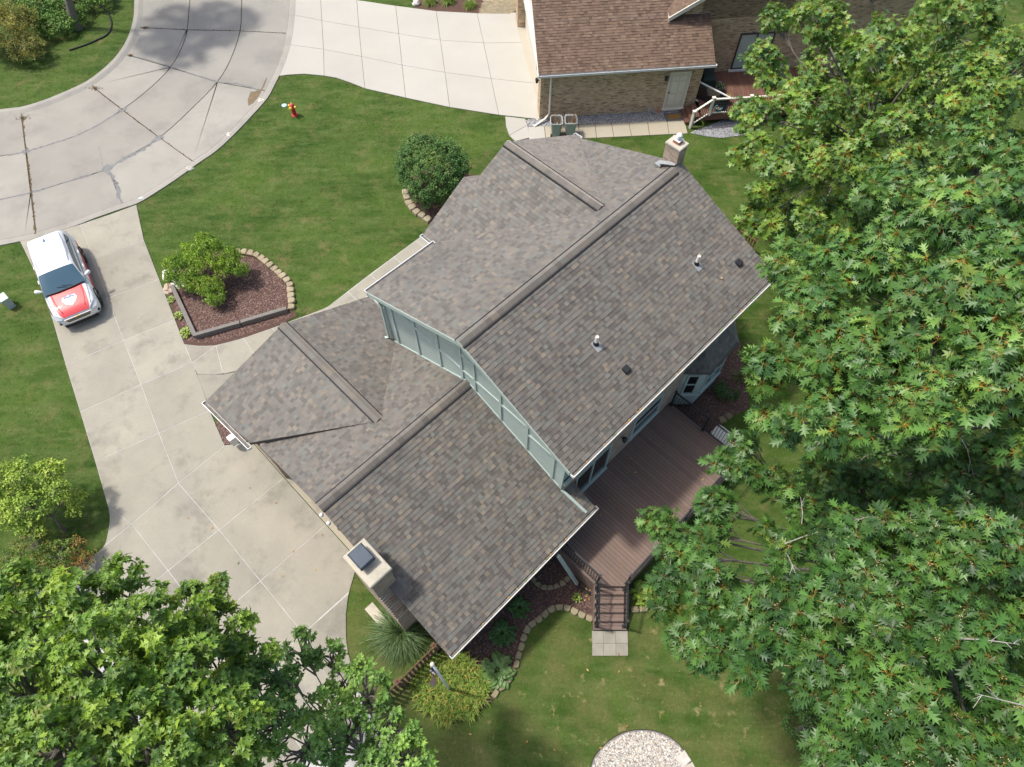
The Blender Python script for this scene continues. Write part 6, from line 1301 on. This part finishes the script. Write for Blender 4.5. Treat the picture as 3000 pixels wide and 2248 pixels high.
p = S(2720, 1480, .2); shrub('undergrowth_shrub', 'dark undergrowth shrub in the shade below the oaks', 'shrub', p, [((p.x, p.y, .9), (1.6, 1.3, .8)), ((p.x + 2, p.y + .6, .9), (1.6, 1.4, .8)), ((p.x + 1, p.y + 2, .9), (1.5, 1.4, .8))], OVAL, 130, 6, .15, [((.05, .11, .03), 1)])
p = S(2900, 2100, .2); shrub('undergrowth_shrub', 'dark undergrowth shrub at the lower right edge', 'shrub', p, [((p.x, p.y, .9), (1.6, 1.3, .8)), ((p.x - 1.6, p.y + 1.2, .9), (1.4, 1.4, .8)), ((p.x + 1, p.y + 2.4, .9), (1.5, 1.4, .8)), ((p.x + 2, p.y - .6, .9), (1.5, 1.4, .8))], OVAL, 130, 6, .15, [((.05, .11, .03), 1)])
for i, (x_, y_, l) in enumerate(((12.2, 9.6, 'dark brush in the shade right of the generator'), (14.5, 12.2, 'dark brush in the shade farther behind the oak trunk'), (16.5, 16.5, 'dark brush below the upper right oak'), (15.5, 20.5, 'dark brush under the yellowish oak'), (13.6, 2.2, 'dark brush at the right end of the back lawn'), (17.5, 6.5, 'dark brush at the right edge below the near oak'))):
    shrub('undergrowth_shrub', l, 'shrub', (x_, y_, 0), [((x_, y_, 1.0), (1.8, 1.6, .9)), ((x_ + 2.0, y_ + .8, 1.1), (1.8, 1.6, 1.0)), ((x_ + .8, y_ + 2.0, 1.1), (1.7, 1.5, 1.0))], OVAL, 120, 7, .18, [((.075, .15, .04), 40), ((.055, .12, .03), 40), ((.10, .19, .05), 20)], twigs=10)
p = g_(800, 930); shrub('low_shrub', 'low green shrub in the mulch below the bay window', 'shrub', p, [((p.x, p.y, .3), (.45, .4, .3)), ((p.x + .25, p.y - .2, .25), (.3, .3, .25))], OVAL, 500, 6, .09, [((.05, .13, .025), 50), ((.07, .17, .035), 50)])
# hostas: every leaf its own piece
def hosta(p, r, n, label, pal, group='hostas and leafy plants in the beds'):
    t = thing('hosta', label, 'plant', p, group); b = MB(); b.lathe(Vector(p), [(.06 * r / .3, 0), (.03, .08), (.01, .12)], 6); cr = b.build('crown', 'grass_blades', t)
    o, d, w_, nr, L = [], [], [], [], []
    n = int(n * 1.6)
    for k in range(n):
        f = (k + .5) / n; a = k * 2.4 + random.uniform(-.3, .3); e = .95 - 1.0 * f; dd = Vector((math.cos(a) * math.cos(e), math.sin(a) * math.cos(e), math.sin(e) - .2)).normalized(); l = r * random.uniform(.30, .42); st_ = Vector(p) + Vector((math.cos(a), math.sin(a), 0)) * r * (.10 + .62 * f) + Vector((0, 0, .10 + .28 * r * (1.2 - f)))
        dd.z = min(dd.z, .25); dd.normalize(); y = Vector((0, 0, 1)).cross(dd).normalized(); o.append(st_); d.append(dd); w_.append(y); nr.append(dd.cross(y)); L.append(l)
    fr = tuple(np.array([tuple(q) for q in z]) for z in (o, d, w_, nr)) + (np.array(L),); leaf_objects(HOSTA, fr, tint(n, pal, 1), np.arange(n), 'leaf', cr)
HG = [((.045, .12, .03), 1), ((.065, .15, .035), 1)]; HY = [((.20, .30, .04), 1), ((.26, .36, .06), 1)]; HB = [((.12, .22, .06), 1), ((.17, .27, .09), 1)]
hosta(f_(1775, 450), .42, 34, 'dark green hosta nearest the downspout in the back bed', HG); hosta(f_(1650, 635), .48, 40, 'middle dark green hosta in the back bed', HG); hosta(f_(1615, 900), .62, 48, 'large pale green hosta beside the daylilies', HB)
hosta(e_(685, 1310), .2, 12, 'small bright hosta beside the drain hose', HY); hosta(e_(1130, 1270), .42, 34, 'yellow green hosta to the right of the deck stairs', HY); hosta(e_(1150, 1330), .34, 22, 'lower yellow green hosta right of the deck stairs', HY)
hosta(a_(1198, 665), .22, 14, 'small bright plant in the mulch strip nearest the boulders', HY); hosta(a_(1248, 778), .26, 16, 'middle small bright plant in the mulch strip by the driveway', HY); hosta(a_(1300, 895), .32, 20, 'largest bright plant in the mulch strip near the timber corner', HY)
# strap-leaved plants
def straps(name, label, cat, pts, n, L, wd, pal, parent=None, up=.9, arch=.9, kind=None, out=None):
    """arching blades from each clump centre"""
    V_, F_, C_ = [], [], []; R = RNG
    for c in pts:
        a = R.uniform(0, 6.28, n); l = L * R.uniform(.6, 1.15, n); k = R.uniform(.25, 1.0, n)
        for i in range(n):
            h = np.array([math.cos(a[i]), math.sin(a[i]), 0]); sd_ = np.array([-h[1], h[0], 0]); col = np.array(pal[R.integers(0, len(pal))]) * R.uniform(.7, 1.25); b0 = np.array([c[0], c[1], c[2] if len(c) > 2 else .02]) + h * .05 * R.random(); bi = len(V_)
            tw = R.uniform(-.5, .5)
            for j in range(5):
                t = j / 4; q = b0 + h * l[i] * (k[i] * t * arch) + np.array([0, 0, l[i] * (up * t - (.35 + .75 * k[i]) * t * t * up)]) + sd_ * tw * t * t * l[i] * .4; ww = wd * (1 - t ** 2 * .95) / 2; V_ += [q - sd_ * ww, q + sd_ * ww]; C_ += [col * (.75 + .35 * t)] * 2
            for j in range(4): F_ += [(bi + 2 * j, bi + 2 * j + 2, bi + 2 * j + 3), (bi + 2 * j, bi + 2 * j + 3, bi + 2 * j + 1)]
    o = mesh_np(name, V_, F_, 'leaf_dull', parent, np.array(C_), kind)
    if cat: tag(o, label, cat)
    return o
p = S(1180, 1852); straps('ornamental_grass', 'big fountain of ornamental grass at the foot of the chimney', 'ornamental grass', [(p.x, p.y), (p.x + .12, p.y - .1), (p.x - .1, p.y - .12)], 520, 1.75, .02, [(.08, .15, .045), (.12, .20, .07), (.17, .24, .10), (.06, .11, .04)], up=.95, arch=.82)
lil = [f_(1150, 790), f_(1400, 800), f_(1530, 950), f_(1570, 1080), f_(1420, 1210), f_(1240, 1250), f_(1080, 1150), f_(1010, 1030), f_(1010, 960), f_(1100, 850)]; LP = np.array([(q.x, q.y) for q in lil]); lo, hi = LP.min(0), LP.max(0); q = RNG.uniform(lo, hi, (400, 2)); q = q[inside(q, LP)][:170]
q = q[np.hypot(q[:, 0] + 1.98, q[:, 1] - 2.47) > .12]
straps('daylily_patch', 'patch of strap leaved daylilies round the flagpole with yellowing leaves', 'daylilies', [tuple(x) for x in q], 24, .68, .042, [(.17, .27, .04), (.22, .33, .055), (.13, .21, .035), (.34, .33, .07), (.18, .29, .045), (.20, .31, .05), (.42, .36, .08)], kind='stuff', up=.95, arch=.7)
for i, (x, y) in enumerate(((1200, 30), (1330, 25), (1475, 55))):
    p = c_(x, y); straps('daylily_clump', ('left', 'middle', 'right')[i] + ' daylily clump at the far edge of the bright driveway', 'daylilies', [(p.x, p.y), (p.x + .15, p.y + .1)], 130, .85, .028, [(.17, .26, .04), (.22, .31, .06), (.12, .19, .03)], up=.95, arch=.75)
b = bed('mulch_bed', [c_(1100, 60), c_(1160, 72), c_(1260, 85), c_(1540, 100), c_(1560, 60), c_(1600, -40), c_(1150, -60)], 'mulch', 'mulch bed behind the daylily clumps at the top', .03)
pv = [c_(1545, 98), c_(1780, 98), c_(1830, 60), c_(1880, 35), c_(1880, -60), c_(1600, -60), c_(1570, 40)]
pb = MB(); pb.add([Vector((x.x, x.y, .02)) for x in pv], [tuple(range(len(pv)))]); pw = tag(pb.build('paver_walk', 'soil'), 'tan brick paver walk at the top beside the garage', kind='structure'); hard(pv)
PV = np.array([(x.x, x.y) for x in pv]); o0 = c_(1545, 98)
for i in range(-4, 34):
    for j in range(-2, 26):
        c = Vector((o0.x + i * .21 + (j % 2) * .1, o0.y + j * .105 - .3, 0))
        if inside(np.array([[c.x, c.y]]), PV)[0]: bb = MB(); k = random.uniform(.8, 1.15); bb.box(c + Vector((0, 0, .02)), .20, .096, .05, 0, (1.05 * k, .92 * k, .72 * k)); bb.build('brick', 'paver', pw, attr=True)
rock(c_(1118, 30), .3, 'tall white boulder at the corner of the daylily bed', (1.2, 1.2, 1.25), seed=31, sq=1.1)
sg = S(2165, 1110); straps('ornamental_grass', 'pale wispy grass clump in the shade right of the bay', 'ornamental grass', [(sg.x, sg.y)], 160, .8, .014, [(.16, .18, .06), (.22, .22, .09)], up=.9, arch=.8)
# ------------------------------------------------------------------ mown grass
def grass(n, lo, hi, h, name, label, parent=None):
    q = RNG.uniform(lo, hi, (n, 2)); ok = np.ones(len(q), bool)
    for P in HARD:
        mn, mx = P.min(0), P.max(0); c = ok & (q[:, 0] > mn[0]) & (q[:, 0] < mx[0]) & (q[:, 1] > mn[1]) & (q[:, 1] < mx[1]); i = np.where(c)[0]
        if len(i): ok[i[inside(q[i], P)]] = False
    # keep what the drone can see, with a margin
    d = np.stack([q[:, 0], q[:, 1], np.full(len(q), -CAMH)], 1); zc = d[:, 1] * _s + CAMH * _c; x = 2000 * d[:, 0] / zc; y = -2000 * (d[:, 1] * _c - CAMH * _s) / zc; ok &= (abs(x) < 1750) & (abs(y) < 1350)
    q = q[ok]; n = len(q); nb = 4; a = RNG.uniform(0, 6.28, (n, nb)); L = h * RNG.uniform(.5, 1.2, (n, nb)); wd = .016 * RNG.uniform(.7, 1.3, (n, nb)); o = q[:, None] + RNG.normal(size=(n, nb, 2)) * .03; ln = L * RNG.uniform(1.4, 3.0, (n, nb)); ca, sa = np.cos(a), np.sin(a)
    V_ = np.stack([np.stack([o[..., 0] - sa * wd, o[..., 1] + ca * wd, np.zeros_like(a)], -1), np.stack([o[..., 0] + sa * wd, o[..., 1] - ca * wd, np.zeros_like(a)], -1), np.stack([o[..., 0] + ca * ln, o[..., 1] + sa * ln, L], -1)], 2).reshape(-1, 3)
    C_ = np.repeat(RNG.uniform(1.0, 1.5, (n * nb, 1)) * np.array([[1, 1, 1]]), 3, 0); F_ = np.arange(len(V_)).reshape(-1, 3); return tag(mesh_np(name, V_, F_, 'grass_blades', parent, C_, 'stuff'), label, 'grass')
grass(105000, (-32, -2), (30, 44), .026, 'mown_grass', 'short mown green grass of the lawns')
# fallen leaves
def litter(pts, cols, size, name, label, z=.05):
    V_, F_, C_ = [], [], []
    for p in pts:
        a = random.random() * 6.28; i = len(V_); x = Vector((math.cos(a), math.sin(a), .15)) * size * random.uniform(.7, 1.3); y = Vector((-math.sin(a), math.cos(a), .1)) * size * .6; p = Vector(p); V_ += [p - x, p + y + Vector((0, 0, .01)), p + x, p - y]; F_ += [(i, i + 1, i + 2), (i, i + 2, i + 3)]; C_ += [random.choice(cols)] * 4
    return tag(mesh_np(name, V_, F_, 'petal', None, np.array(C_), 'stuff'), label, 'fallen leaves')
lp = [W(random.uniform(6.5, 12.8), random.uniform(-4, -1.4), DZ + .012) for _ in range(16)] + [S(random.uniform(1350, 2200), random.uniform(1900, 2240), .05) for _ in range(14)] + [W(random.uniform(-3, .8), random.uniform(-14.5, -8.5), .055) for _ in range(10)]
lp += [W(random.uniform(7, 16.5), -4.0, zr(-4.06) - .03) for _ in range(16)] + [W(random.uniform(1, 7), -3.39, gr(-3.45) - .03) for _ in range(10)] + [W(14.9, -5.1, zr(-5.1) + .03)] + [e_(random.uniform(700, 790), random.uniform(1220, 1330), .06) for _ in range(14)]
litter(lp, [(.40, .22, .06), (.30, .15, .05), (.45, .32, .12), (.12, .2, .05)], .05, 'fallen_leaves', 'scattered brown fallen leaves on deck, apron and gutters')
